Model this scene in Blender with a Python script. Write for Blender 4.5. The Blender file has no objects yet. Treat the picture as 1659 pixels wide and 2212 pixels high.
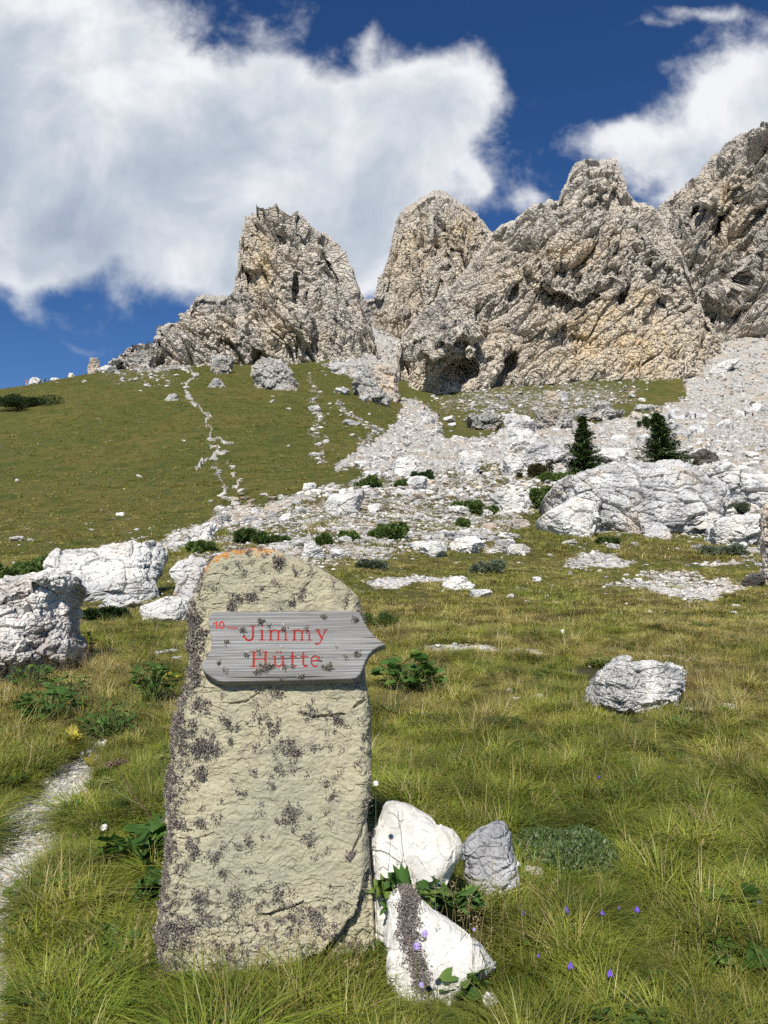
import bpy, bmesh, math, random
import numpy as np
from math import radians, sin, cos, tan, pi, atan, sqrt

S = bpy.context.scene
random.seed(7)
RNG = np.random.default_rng(11)
f32 = np.float32

# ------------------------------------------------------------------ camera
CAMZ = 1.5
PITCH = radians(2.5)
FPX = 1661.0; CX = 829.5; CY = 1106.0        # the photograph's optics, in units of a 1659 x 2212 sheet
cam_d = bpy.data.cameras.new("camera")
cam = bpy.data.objects.new("camera", cam_d); S.collection.objects.link(cam)
cam.location = (0, 0, CAMZ); cam.rotation_euler = (pi / 2 + PITCH, 0, 0)
cam_d.sensor_fit = 'VERTICAL'; cam_d.sensor_height = 36.0; cam_d.lens = 36.0 * FPX / 2212.0
cam_d.clip_start = 0.05; cam_d.clip_end = 5000
S.camera = cam
S.view_settings.view_transform = 'Standard'; S.view_settings.look = 'None'
S.view_settings.exposure = 0.3; S.view_settings.gamma = 1.0
S.cycles.max_bounces = 3; S.cycles.diffuse_bounces = 2; S.cycles.glossy_bounces = 1
S.cycles.transparent_max_bounces = 4; S.cycles.transmission_bounces = 2; S.cycles.use_adaptive_sampling = True; S.cycles.adaptive_threshold = 0.035
S.cycles.use_denoising = False; S.render.threads_mode = 'AUTO'

# ------------------------------------------------------------------ sun and sky
SUN_ELEV = radians(48); SUN_AZ = radians(193)      # compass style: 180 = behind the camera, >180 = to its left
sd = bpy.data.lights.new("sun", 'SUN'); sun = bpy.data.objects.new("sun", sd); S.collection.objects.link(sun)
sd.energy = 4.6; sd.angle = radians(0.5); sd.color = (1.0, 0.96, 0.89)
sx, sy, sz = sin(SUN_AZ) * cos(SUN_ELEV), cos(SUN_AZ) * cos(SUN_ELEV), sin(SUN_ELEV)
from mathutils import Vector, Matrix
sun.rotation_euler = Vector((sx, sy, sz)).to_track_quat('Z', 'Y').to_euler()
sun.location = (0, -5, 60)

def rayw(px, py):
    """direction through a point of the photograph, scaled to one metre forward: (x, 1, z)"""
    a = (px - CX) / FPX; b = (CY - py) / FPX
    dy = cos(PITCH) - b * sin(PITCH); dz = sin(PITCH) + b * cos(PITCH)
    return a / dy, dz / dy

def build_world():
    W = bpy.data.worlds.new("World"); S.world = W; W.use_nodes = True
    nt = W.node_tree; nt.nodes.clear(); N = nt.nodes.new; L = nt.links.new
    out = N('ShaderNodeOutputWorld')
    sky = N('ShaderNodeTexSky'); sky.sky_type = 'NISHITA'; sky.sun_disc = False
    sky.sun_elevation = SUN_ELEV; sky.sun_rotation = SUN_AZ; sky.altitude = 2300
    sky.air_density = 1.0; sky.dust_density = 0.15; sky.ozone_density = 4.0
    hs = N('ShaderNodeHueSaturation'); hs.inputs['Saturation'].default_value = 1.22; hs.inputs['Value'].default_value = 0.80
    hs.inputs['Hue'].default_value = 0.508
    L(sky.outputs[0], hs.inputs['Color'])
    bg1 = N('ShaderNodeBackground'); bg1.inputs[1].default_value = 0.09; L(hs.outputs[0], bg1.inputs[0])
    def M(op, a, b=None, c=None, clamp=False):
        n = N('ShaderNodeMath'); n.operation = op; n.use_clamp = clamp
        for i, v in enumerate((a, b, c)):
            if v is None: continue
            if hasattr(v, 'links') or hasattr(v, 'node'): L(v, n.inputs[i])
            else: n.inputs[i].default_value = v
        return n.outputs[0]
    tc = N('ShaderNodeTexCoord'); sp = N('ShaderNodeSeparateXYZ'); L(tc.outputs['Generated'], sp.inputs[0])
    yy = M('MAXIMUM', sp.outputs[1], 0.15)
    u = M('DIVIDE', sp.outputs[0], yy); v = M('DIVIDE', sp.outputs[2], yy)
    cb = N('ShaderNodeCombineXYZ'); L(u, cb.inputs[0]); L(v, cb.inputs[1])
    def noise(scale, detail, rough, off, dist=0.0, sy=1.0):
        mp = N('ShaderNodeMapping'); L(cb.outputs[0], mp.inputs[0]); mp.inputs['Location'].default_value = off
        mp.inputs['Scale'].default_value = (1, sy, 1)
        n = N('ShaderNodeTexNoise'); L(mp.outputs[0], n.inputs['Vector'])
        n.inputs['Scale'].default_value = scale; n.inputs['Detail'].default_value = detail
        n.inputs['Roughness'].default_value = rough; n.inputs['Distortion'].default_value = dist
        return n.outputs['Fac']
    # slow warp of the cloud outlines
    wx = M('MULTIPLY', M('SUBTRACT', noise(5, 2, .55, (3, 1, 0)), .5), 0.16)
    wy = M('MULTIPLY', M('SUBTRACT', noise(5, 2, .55, (9, 4, 0)), .5), 0.16)
    uu = M('ADD', u, wx); vv = M('ADD', v, wy)
    blobs = [(80, 170, 300, 330, 1.3), (150, 370, 350, 140, 1.0), (560, 330, 330, 215, 1.2), (880, 275, 165, 125, 1.15), (700, 480, 260, 120, 0.8),
             (620, 560, 230, 110, 0.75), (585, 110, 60, 60, .50), (975, 190, 70, 80, .5), (330, 540, 160, 60, .55), (470, 620, 110, 45, .5),
             (760, 240, 130, 80, .7),
             (60, 560, 110, 40, .4), (1590, 330, 200, 130, 1.15), (1360, 320, 110, 60, .75), (1650, 190, 130, 95, .75), (1500, 440, 130, 60, .8),
             (1330, 290, 70, 30, .3), (1520, 15, 150, 26, .48), (1390, 60, 60, 22, .3), (85, 640, 40, 75, .36), (155, 740, 50, 16, .28),
             (1150, 450, 55, 26, .42), (1010, 410, 22, 45, .36), (790, 75, 22, 60, .26), (990, 30, 18, 50, .3), (1900, 250, 260, 200, 1.2), (-300, 300, 300, 300, 1.2)]
    tot = None
    for bx, by, rx, ry, amp in blobs:
        cu, cv = rayw(bx, by)
        du = M('DIVIDE', M('SUBTRACT', uu, cu), rx / FPX); dv = M('DIVIDE', M('SUBTRACT', vv, cv), ry / FPX)
        r2 = M('ADD', M('MULTIPLY', du, du), M('MULTIPLY', dv, dv))
        g = M('MULTIPLY', M('EXPONENT', M('MULTIPLY', r2, -0.9)), amp)
        tot = g if tot is None else M('ADD', tot, g)
    det = M('SUBTRACT', noise(7, 7, .64, (0, 0, 0), .25), .5)
    det2 = M('SUBTRACT', noise(26, 4, .6, (5, 2, 0), .2), .5)
    dens = M('ADD', tot, M('ADD', M('MULTIPLY', det, 1.25), M('MULTIPLY', det2, 0.55)))
    mr = N('ShaderNodeMapRange'); mr.interpolation_type = 'SMOOTHSTEP'; L(dens, mr.inputs[0])
    mr.inputs[1].default_value = 0.24; mr.inputs[2].default_value = 0.88
    alpha = mr.outputs[0]
    # light inside the cloud: bright towards the sunlit right-hand rims, greyer in the thick middle
    thick = N('ShaderNodeMapRange'); thick.interpolation_type = 'SMOOTHSTEP'; L(dens, thick.inputs[0])
    thick.inputs[1].default_value = 0.55; thick.inputs[2].default_value = 1.7
    nz = noise(6.5, 5, .58, (2, 7, 0), .3)
    sh = M('ADD', M('MULTIPLY', M('SUBTRACT', nz, .5), 2.1), M('MULTIPLY', thick.outputs[0], -0.30))
    sh = M('ADD', M('MULTIPLY', v, 0.75), sh)
    sh = M('ADD', M('ADD', sh, 0.50), M('MULTIPLY', u, 0.30), clamp=True)
    ramp = N('ShaderNodeValToRGB'); L(sh, ramp.inputs[0])
    cr = ramp.color_ramp; cr.elements[0].position = 0.0; cr.elements[0].color = (0.40, 0.47, 0.59, 1)
    cr.elements[1].position = 1.0; cr.elements[1].color = (0.95, 0.96, 0.98, 1)
    e = cr.elements.new(0.45); e.color = (0.58, 0.64, 0.72, 1)
    bg2 = N('ShaderNodeBackground'); bg2.inputs[1].default_value = 0.80; L(ramp.outputs[0], bg2.inputs[0])
    mx = N('ShaderNodeMixShader'); L(M('MULTIPLY', alpha, 0.96), mx.inputs[0]); L(bg1.outputs[0], mx.inputs[1]); L(bg2.outputs[0], mx.inputs[2])
    L(mx.outputs[0], out.inputs[0])
    W.cycles.sampling_method = 'MANUAL'; W.cycles.sample_map_resolution = 512
build_world()

# ------------------------------------------------------------------ noise (numpy)
def _h(ix, iy, iz, s):
    h = (ix.astype(np.int64) * 374761393 + iy.astype(np.int64) * 668265263 + iz.astype(np.int64) * 2147483647 + s * 1274126177) & 0xffffffff
    h = (h ^ (h >> 13)) * 1274126177 & 0xffffffff
    h = (h ^ (h >> 15)) * 2246822519 & 0xffffffff
    return (h ^ (h >> 16)) & 0xffffffff
def _r(h, k): return (((h * (2 * k + 1) + k * 7919) & 0xffffffff) ^ (((h * (k + 3)) & 0xffffffff) >> 11)).astype(np.float64) % 65521 / 65521.0
def vnoise(p, s=0):
    b = np.floor(p); f = p - b; f = f * f * (3 - 2 * f); b = b.astype(np.int64)
    r = np.zeros(len(p))
    for dx in (0, 1):
        wx = f[:, 0] if dx else 1 - f[:, 0]
        for dy in (0, 1):
            wy = f[:, 1] if dy else 1 - f[:, 1]
            for dz in (0, 1):
                wz = f[:, 2] if dz else 1 - f[:, 2]
                r += wx * wy * wz * (_h(b[:, 0] + dx, b[:, 1] + dy, b[:, 2] + dz, s) / 4294967295.0)
    return r * 2 - 1
def fbm(p, o=4, s=0, g=.5):
    r = 0; a = 1.0; t = 0
    for i in range(o):
        r = r + a * vnoise(p * (2.03 ** i) + i * 7.3, s + i); t += a; a *= g
    return r / t
def cells(p, s=0):
    """nearest-cell facets: tilted block height in about [-1, 1], and distance to the joint between blocks"""
    base = np.floor(p - .5).astype(np.int64)
    n = len(p); d1 = np.full(n, 1e9); d2 = np.full(n, 1e9); hh = np.zeros(n, np.int64); dv = np.zeros((n, 3))
    for dx in (0, 1):
        for dy in (0, 1):
            for dz in (0, 1):
                cx, cy, cz = base[:, 0] + dx, base[:, 1] + dy, base[:, 2] + dz
                h = _h(cx, cy, cz, s)
                v = np.stack([cx + .1 + .8 * _r(h, 1), cy + .1 + .8 * _r(h, 2), cz + .1 + .8 * _r(h, 3)], 1)
                v = p - v; d = (v * v).sum(1)
                m = d < d1
                d2 = np.where(m, d1, np.minimum(d2, d)); d1 = np.where(m, d, d1); hh = np.where(m, h, hh); dv[m] = v[m]
    g = np.stack([_r(hh, 4), _r(hh, 5), _r(hh, 6)], 1) * 2 - 1
    facet = (_r(hh, 7) * 2 - 1) * .55 + (dv * g).sum(1) * 1.1
    return facet, np.sqrt(d2) - np.sqrt(d1), _r(hh, 8)
def rotm(ax, ang): return np.array(Matrix.Rotation(radians(ang), 3, ax))
def sstep(a, b, x):
    t = np.clip((x - a) / (b - a), 0, 1); return t * t * (3 - 2 * t)
def seg_dist(px, py, pts):
    """distance from points to a polyline and position along it"""
    best = np.full(px.shape, 1e9); tt = np.zeros(px.shape); n = len(pts) - 1
    for i in range(n):
        ax, ay = pts[i][:2]; bx, by = pts[i + 1][:2]
        dx, dy = bx - ax, by - ay; l2 = dx * dx + dy * dy + 1e-9
        t = np.clip(((px - ax) * dx + (py - ay) * dy) / l2, 0, 1)
        d = np.hypot(px - ax - t * dx, py - ay - t * dy)
        m = d < best; best = np.where(m, d, best); tt = np.where(m, (i + t) / n, tt)
    return best, tt
def in_poly(px, py, poly):
    c = np.zeros(px.shape, bool); n = len(poly)
    for i in range(n):
        x1, y1 = poly[i]; x2, y2 = poly[(i + 1) % n]
        if y1 == y2: continue
        c ^= ((y1 > py) != (y2 > py)) & (px < (x2 - x1) * (py - y1) / (y2 - y1) + x1)
    return c
def poly_soft(px, py, poly, soft):
    """1 inside, 0 outside, fading over +-soft sheet units"""
    d, _ = seg_dist(px, py, list(poly) + [poly[0]])
    d = np.where(in_poly(px, py, poly), d, -d)
    return sstep(-soft, soft, d)

# ------------------------------------------------------------------ mesh helpers
def mesh_np(name, V, F, mat=None, smooth=False, attrs=None, parent=None, link=True):
    """V (n,3); F (m,k) with one k, or a list of such arrays"""
    me = bpy.data.meshes.new(name); Fs = F if isinstance(F, list) else [F]
    V = np.asarray(V, f32)
    me.vertices.add(len(V)); me.vertices.foreach_set('co', V.ravel())
    loops = np.concatenate([a.ravel() for a in Fs]).astype(np.int32)
    cnt = np.concatenate([np.full(len(a), a.shape[1], np.int32) for a in Fs])
    st = np.concatenate([[0], np.cumsum(cnt)[:-1]]).astype(np.int32)
    me.loops.add(len(loops)); me.loops.foreach_set('vertex_index', loops)
    me.polygons.add(len(cnt)); me.polygons.foreach_set('loop_start', st)
    try: me.polygons.foreach_set('loop_total', cnt)
    except Exception: pass
    me.polygons.foreach_set('use_smooth', np.full(len(cnt), smooth, bool))
    for k, v in (attrs or {}).items():
        a = me.attributes.new(k, 'FLOAT', 'POINT'); a.data.foreach_set('value', np.asarray(v, f32).ravel())
    me.update(calc_edges=True); me.validate(verbose=False)
    o = bpy.data.objects.new(name, me)
    if mat: me.materials.append(mat)
    if link: S.collection.objects.link(o)
    if parent: o.parent = parent
    return o
def grid_faces(nr, nc, wrap=False):
    i = np.arange(nr - 1)[:, None]; j = np.arange(nc if wrap else nc - 1)[None, :]; jn = (j + 1) % nc
    return np.stack([i * nc + j, i * nc + jn, (i + 1) * nc + jn, (i + 1) * nc + j], -1).reshape(-1, 4)
def grid_normals(P):
    du = np.gradient(P, axis=1); dv = np.gradient(P, axis=0); n = np.cross(du, dv)
    return n / (np.linalg.norm(n, axis=2, keepdims=True) + 1e-9)
def empty(name, loc, rz=0.0):
    o = bpy.data.objects.new(name, None); S.collection.objects.link(o); o.location = loc; o.rotation_euler = (0, 0, rz)
    o.empty_display_size = .1; return o
def tag(o, label=None, cat=None, group=None, kind=None):
    if label: o['label'] = label
    if cat: o['category'] = cat
    if group: o['group'] = group
    if kind: o['kind'] = kind
    return o

# ------------------------------------------------------------------ materials
class NT:
    def __init__(s, name):
        s.m = bpy.data.materials.new(name); s.m.use_nodes = True; s.t = s.m.node_tree; s.t.nodes.clear()
        s.out = s.N('ShaderNodeOutputMaterial'); s.b = s.N('ShaderNodeBsdfPrincipled'); s.L(s.b.outputs[0], s.out.inputs[0])
        s.b.inputs['Roughness'].default_value = .9; s.b.inputs['Specular IOR Level'].default_value = .2
    def N(s, t): return s.t.nodes.new(t)
    def L(s, a, b): s.t.links.new(a, b)
    def put(s, v, i):
        if hasattr(v, 'is_linked'): s.L(v, i)
        else: i.default_value = v
    def M(s, op, a, b=None, clamp=False):
        n = s.N('ShaderNodeMath'); n.operation = op; n.use_clamp = clamp; s.put(a, n.inputs[0])
        if b is not None: s.put(b, n.inputs[1])
        return n.outputs[0]
    def pos(s): return s.N('ShaderNodeNewGeometry').outputs['Position']
    def obj(s): return s.N('ShaderNodeTexCoord').outputs['Object']
    def mapv(s, v, scale=(1, 1, 1), rot=(0, 0, 0), loc=(0, 0, 0)):
        n = s.N('ShaderNodeMapping'); s.L(v, n.inputs[0]); n.inputs['Scale'].default_value = scale
        n.inputs['Rotation'].default_value = rot; n.inputs['Location'].default_value = loc; return n.outputs[0]
    def noise(s, v, scale, detail=4, rough=.55, dist=0.):
        n = s.N('ShaderNodeTexNoise'); s.L(v, n.inputs['Vector']); n.inputs['Scale'].default_value = scale
        n.inputs['Detail'].default_value = detail; n.inputs['Roughness'].default_value = rough; n.inputs['Distortion'].default_value = dist
        return n.outputs['Fac']
    def voro(s, v, scale, feat='F1', out='Distance', rand=1.0):
        n = s.N('ShaderNodeTexVoronoi'); n.feature = feat; s.L(v, n.inputs['Vector']); n.inputs['Scale'].default_value = scale
        n.inputs['Randomness'].default_value = rand; return n.outputs[out]
    def sm(s, v, a, b, lo=0., hi=1.):
        n = s.N('ShaderNodeMapRange'); n.interpolation_type = 'SMOOTHSTEP'; s.put(v, n.inputs[0])
        for i, x in enumerate((a, b, lo, hi)): n.inputs[i + 1].default_value = x
        return n.outputs[0]
    def mix(s, f, a, b):
        n = s.N('ShaderNodeMix'); n.data_type = 'RGBA'; s.put(f, n.inputs[0])
        for v, i in ((a, 6), (b, 7)):
            if isinstance(v, tuple): n.inputs[i].default_value = (*v, 1) if len(v) == 3 else v
            else: s.L(v, n.inputs[i])
        return n.outputs[2]
    def mul(s, col, k):
        n = s.N('ShaderNodeVectorMath'); n.operation = 'SCALE'; s.L(col, n.inputs[0]); s.put(k, n.inputs['Scale']); return n.outputs[0]
    def attr(s, name): 
        n = s.N('ShaderNodeAttribute'); n.attribute_name = name; return n.outputs['Fac']
    def rnd(s): return s.N('ShaderNodeObjectInfo').outputs['Random']
    def bump(s, h, strength, dist):
        n = s.N('ShaderNodeBump'); n.inputs['Strength'].default_value = strength; n.inputs['Distance'].default_value = dist
        s.L(h, n.inputs['Height']); s.L(n.outputs[0], s.b.inputs['Normal']); return n
    def color(s, c): 
        if isinstance(c, tuple): s.b.inputs['Base Color'].default_value = (*c, 1)
        else: s.L(c, s.b.inputs['Base Color'])

def rock_mat(name, light, dark, tan_, scale, bumpd, coord='obj', lichen=0., attr_tan=False, crack=.35, tanw=.4, strength=.8, streak=False):
    m = NT(name)
    p = m.pos() if coord == 'pos' else m.obj()
    if coord != 'pos':
        cb = m.N('ShaderNodeCombineXYZ'); r = m.M('MULTIPLY', m.rnd(), 37.0); m.L(r, cb.inputs[0])
        va = m.N('ShaderNodeVectorMath'); va.operation = 'ADD'; m.L(p, va.inputs[0]); m.L(cb.outputs[0], va.inputs[1]); p = va.outputs[0]
    a = m.noise(p, 1.0 * scale, 4, .62); b = m.noise(m.mapv(p, (1, 1, .35), (0.3, .5, 0)), 4.5 * scale, 4, .65, .4)
    c = m.mix(m.sm(a, .35, .66), light, dark)
    c = m.mix(m.M('MULTIPLY', m.sm(b, .45, .75), .55), c, dark)
    t = m.noise(m.mapv(p, loc=(5, 3, 1)), .7 * scale, 5, .6)
    tf = m.M('MULTIPLY', m.sm(t, .48, .66), tanw)
    if attr_tan: tf = m.M('ADD', m.M('MULTIPLY', tf, .5), m.M('MULTIPLY', m.attr('tan'), m.sm(b, .2, .62)), True)
    c = m.mix(tf, c, tan_)
    v = m.voro(m.mapv(p, (1, 1, 1.6), (.5, .3, .2)), 3.2 * scale, 'DISTANCE_TO_EDGE')
    v2 = m.voro(m.mapv(p, (1, .7, 1.3), (.2, .8, .1)), 9.0 * scale, 'DISTANCE_TO_EDGE')
    f = m.noise(p, 26 * scale, 3, .7)
    c = m.mul(c, m.M('ADD', m.M('MULTIPLY', f, .5), .76))
    if streak:   # dark water stains running down the wall
        st = m.noise(m.mapv(p, (1, 1, .12)), 2.2 * scale, 4, .6)
        c = m.mix(m.M('MULTIPLY', m.M('MULTIPLY', m.sm(st, .54, .66), .75), m.attr('stain')), c, (.09, .09, .095))
    if lichen > 0:
        l = m.noise(m.mapv(p, loc=(1, 8, 4)), 5 * scale, 5, .65); l2 = m.noise(p, 1.3 * scale, 3)
        c = m.mix(m.M('MULTIPLY', m.M('MULTIPLY', m.sm(l, .60, .66), m.sm(l2, .5, .6)), lichen), c, (.42, .14, .03))
    m.color(c)
    h = m.M('ADD', m.M('MULTIPLY', m.sm(v, 0, .16), crack), m.M('MULTIPLY', m.sm(v2, 0, .2), crack * .4))
    h = m.M('ADD', h, m.M('ADD', m.M('MULTIPLY', b, .9), m.M('MULTIPLY', f, .28)))
    m.bump(h, strength, bumpd)
    return m.m

# ------------------------------------------------------------------ terrain shape
SC = [-500, 0, 200, 400, 600, 780, 870, 1000, 1250, 1450, 1600, 2300]
HZ = 1178.0
PROF = {
 -500: [(14, 1290), (30, 1235), (45, 1215), (70, 1140), (100, 1065), (150, 975), (190, 915), (210, 895), (225, 890), (300, 960), (700, 1100)],
 0:    [(10, 1412), (16, 1305), (30, 1232), (45, 1210), (70, 1120), (100, 1040), (150, 940), (190, 870), (210, 847), (225, 840), (300, 900), (700, 1080)],
 200:  [(10, 1412), (16, 1305), (30, 1222), (45, 1190), (70, 1105), (100, 1020), (150, 915), (190, 848), (225, 806), (235, 800), (300, 860), (700, 1050)],
 400:  [(10, 1412), (16, 1305), (30, 1210), (50, 1150), (70, 1085), (100, 1000), (150, 900), (200, 825), (230, 790), (260, 782), (300, 782), (700, 900)],
 600:  [(10, 1412), (16, 1303), (30, 1205), (50, 1110), (70, 1062), (100, 990), (150, 895), (200, 828), (240, 795), (270, 786), (300, 780), (700, 900)],
 780:  [(10, 1412), (16, 1303), (30, 1200), (50, 1100), (70, 1050), (100, 990), (150, 910), (200, 850), (240, 795), (300, 735), (350, 668), (370, 664), (700, 850)],
 870:  [(10, 1412), (16, 1303), (30, 1202), (50, 1112), (70, 1055), (100, 992), (150, 940), (200, 903), (250, 868), (300, 770), (350, 700), (370, 690), (700, 850)],
 1000: [(10, 1412), (16, 1305), (30, 1208), (50, 1122), (70, 1055), (100, 1002), (150, 958), (200, 925), (240, 868), (268, 840), (350, 820), (700, 900)],
 1250: [(10, 1413), (16, 1310), (30, 1220), (50, 1142), (70, 1050), (100, 985), (150, 946), (200, 925), (235, 872), (268, 815), (350, 790), (700, 900)],
 1450: [(10, 1413), (16, 1312), (30, 1222), (50, 1150), (70, 1060), (100, 975), (150, 930), (200, 903), (240, 865), (272, 815), (350, 760), (700, 900)],
 1600: [(10, 1413), (16, 1312), (30, 1224), (50, 1160), (70, 1080), (100, 990), (150, 935), (200, 908), (230, 880), (270, 812), (310, 733), (350, 715), (700, 850)],
 2300: [(10, 1413), (16, 1312), (30, 1224), (50, 1160), (70, 1080), (100, 990), (150, 935), (200, 908), (230, 880), (270, 812), (310, 720), (350, 680), (700, 800)],
}
LD = np.linspace(math.log(1.0), math.log(760.0), 420)
def _prof(px):
    pr = PROF[px]; d = np.array([1, 5, 8] + [a for a, b in pr], float)
    z = np.array([-1.5, -1.5, -1.47] + [rayw(px, b)[1] * a for a, b in pr])
    return np.interp(LD, np.log(d), z)
SG = np.linspace(-1.5, 1.5, 601)
_sc = np.array([(p - CX) / FPX for p in SC]); _tab = np.array([_prof(p) for p in SC])
_w = _tab / np.exp(LD)[None, :]
WT = np.array([np.interp(SG, _sc, _w[:, j]) for j in range(len(LD))]).T
def _blur(A, n, ax):
    k = np.hanning(n + 2)[1:-1]; k /= k.sum(); pad = [(0, 0), (0, 0)]; pad[ax] = (n // 2, n // 2)
    B = np.pad(A, pad, mode='edge'); return np.apply_along_axis(lambda r: np.convolve(r, k, 'valid'), ax, B)
WT = _blur(_blur(WT, 25, 0), 9, 1)
def tz(x, y):
    """ground height in metres (smooth part) for world x, y arrays"""
    x = np.atleast_1d(np.asarray(x, float)); y = np.atleast_1d(np.asarray(y, float))
    yy = np.maximum(y, 1.2); s = np.clip(x / yy, -1.499, 1.499)
    fi = (s + 1.5) / 3.0 * 600; fj = (np.log(np.clip(yy, 1.0, 759)) - LD[0]) / (LD[-1] - LD[0]) * 419
    i = np.clip(fi.astype(int), 0, 599); j = np.clip(fj.astype(int), 0, 418); a = fi - i; b = fj - j
    w = WT[i, j] * (1 - a) * (1 - b) + WT[i + 1, j] * a * (1 - b) + WT[i, j + 1] * (1 - a) * b + WT[i + 1, j + 1] * a * b
    near = sstep(5, 9, yy)
    return (w * yy) * near + (-1.5) * (1 - near) + CAMZ
def to_px(x, y, z):
    y = np.maximum(y, .05)
    fwd = y * cos(PITCH) + (z - CAMZ) * sin(PITCH); up = -y * sin(PITCH) + (z - CAMZ) * cos(PITCH)
    fwd = np.maximum(fwd, .05)
    return CX + FPX * x / fwd, CY - FPX * up / fwd

# where bare rock, scree and gravel lie (outlines surveyed from the photograph, laid on the ground)
ROCKZ = [  # polygon, strength, softness, zmin dist, zmax dist
 ([(1548, 733), (1900, 700), (2300, 900), (2300, 1130), (1659, 1120), (1560, 1080), (1380, 1040), (1280, 1030), (1180, 1025), (1060, 1010), (960, 985), (940, 960), (1050, 935), (1150, 920), (1260, 908), (1380, 898), (1468, 868), (1472, 820)], 0.86, 10),
 ([(860, 866), (915, 875), (940, 905), (955, 950), (1000, 1000), (1060, 1020), (960, 1030), (840, 1040), (770, 1020), (720, 1000), (770, 970), (840, 930), (868, 900)], .80, 12),
 ([(790, 650), (830, 650), (900, 700), (880, 800), (860, 870), (800, 800), (740, 790), (780, 740)], 0.86, 10),
 ([(1180, 1010), (2300, 1100), (2300, 1215), (1659, 1190), (1560, 1160), (1250, 1150), (1160, 1100)], .50, 16),
 ([(560, 1110), (700, 1068), (800, 1030), (960, 1010), (1180, 1020), (1180, 1100), (1060, 1180), (800, 1215), (690, 1230), (500, 1250), (380, 1240), (420, 1170)], .50, 18),
 ([(480, 1100), (640, 1068), (800, 1030), (800, 1045), (650, 1090), (520, 1130), (400, 1185), (250, 1215), (110, 1225), (150, 1195), (340, 1165)], .64, 10),
 ([(240, 792), (400, 780), (450, 800), (300, 812)], .5, 8), ([(170, 800), (330, 785), (400, 830), (250, 850)], .3, 14),
 ([(700, 780), (790, 775), (860, 860), (800, 850)], .55, 10),
 ([(940, 865), (1100, 820), (1330, 818), (1400, 838), (1340, 880), (1180, 915), (960, 900)], .46, 34),
 ([(780, 1262), (900, 1238), (985, 1240), (1000, 1252), (890, 1262), (860, 1284), (800, 1280)], .62, 6),
 ([(1200, 1205), (1260, 1192), (1340, 1195), (1345, 1212), (1390, 1225), (1320, 1232), (1230, 1228)], .58, 6),
 ([(1290, 1266), (1400, 1243), (1500, 1240), (1600, 1250), (1640, 1266), (1600, 1282), (1540, 1300), (1450, 1290), (1380, 1272)], .60, 7),
 ([(1480, 1215), (1600, 1205), (1700, 1206), (1700, 1218), (1560, 1222)], .55, 5),
 ([(1560, 1180), (1800, 1170), (1800, 1200), (1600, 1200)], .5, 5),
 ([(1040, 1176), (1160, 1190), (1140, 1200), (1050, 1196)], .6, 5),
 ([(860, 1405), (930, 1390), (1010, 1392), (1100, 1400), (1260, 1400), (1400, 1410), (1520, 1416), (1500, 1432), (1390, 1424), (1230, 1416), (1080, 1412), (960, 1410), (880, 1418)], .50, 6),
 ([(100, 1330), (180, 1318), (330, 1290), (400, 1300), (330, 1350), (200, 1380)], .3, 8),
]
LINEZ = [([(402, 770), (402, 800), (408, 835), (425, 868), (440, 905), (455, 925), (462, 950)], 3.4, .72), ([(462, 950), (450, 985), (470, 1000), (460, 1020), (485, 1045), (480, 1075), (520, 1100)], 3.2, .58),
         ([(462, 950), (500, 960)], 3.0, .7), ([(425, 1010), (445, 985), (490, 985)], 3.0, .8), ([(505, 1000), (515, 1040), (508, 1075)], 2.4, .7),
         ([(660, 812), (690, 850), (668, 870), (705, 900), (690, 935), (705, 975), (690, 1000)], 7.0, .40), ([(735, 870), (810, 930), (760, 985)], 9.0, .5),
         ([(740, 1010), (780, 985), (860, 925)], 9.0, .8), ([(700, 790), (745, 815), (820, 865)], 4.0, .5), ([(40, 1168), (75, 1175)], 3.0, .8)]
TRAIL = [(222, 1600), (196, 1640), (120, 1720), (40, 1830), (-30, 1930), (-90, 2080), (-150, 2400)]
TRW = [10, 26, 56, 82, 100, 130, 170]
def rock_mask(px, py, dist):
    R = np.zeros(px.shape)
    for poly, st, so in ROCKZ:
        xs = [a for a, b in poly]; ys = [b for a, b in poly]
        m = (px > min(xs) - 30) & (px < max(xs) + 30) & (py > min(ys) - 30) & (py < max(ys) + 30) & (dist > 9)
        if m.any(): R[m] = np.maximum(R[m], st * poly_soft(px[m], py[m], poly, so))
    for ln, w, st in LINEZ:
        m = (dist > 40) & (px > min(a for a, b in ln) - 40) & (px < max(a for a, b in ln) + 40)
        if m.any():
            d, t = seg_dist(px[m], py[m], ln); R[m] = np.maximum(R[m], st * sstep(w * 1.6, w * .3, d))
    m = (px < 300) & (dist < 9)
    if m.any():
        d, t = seg_dist(px[m], py[m], TRAIL); w = np.interp(t, np.linspace(0, 1, len(TRW)), TRW)
        R[m] = np.maximum(R[m], .98 * sstep(w * 1.12, w * .72, d))
    return R

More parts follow.
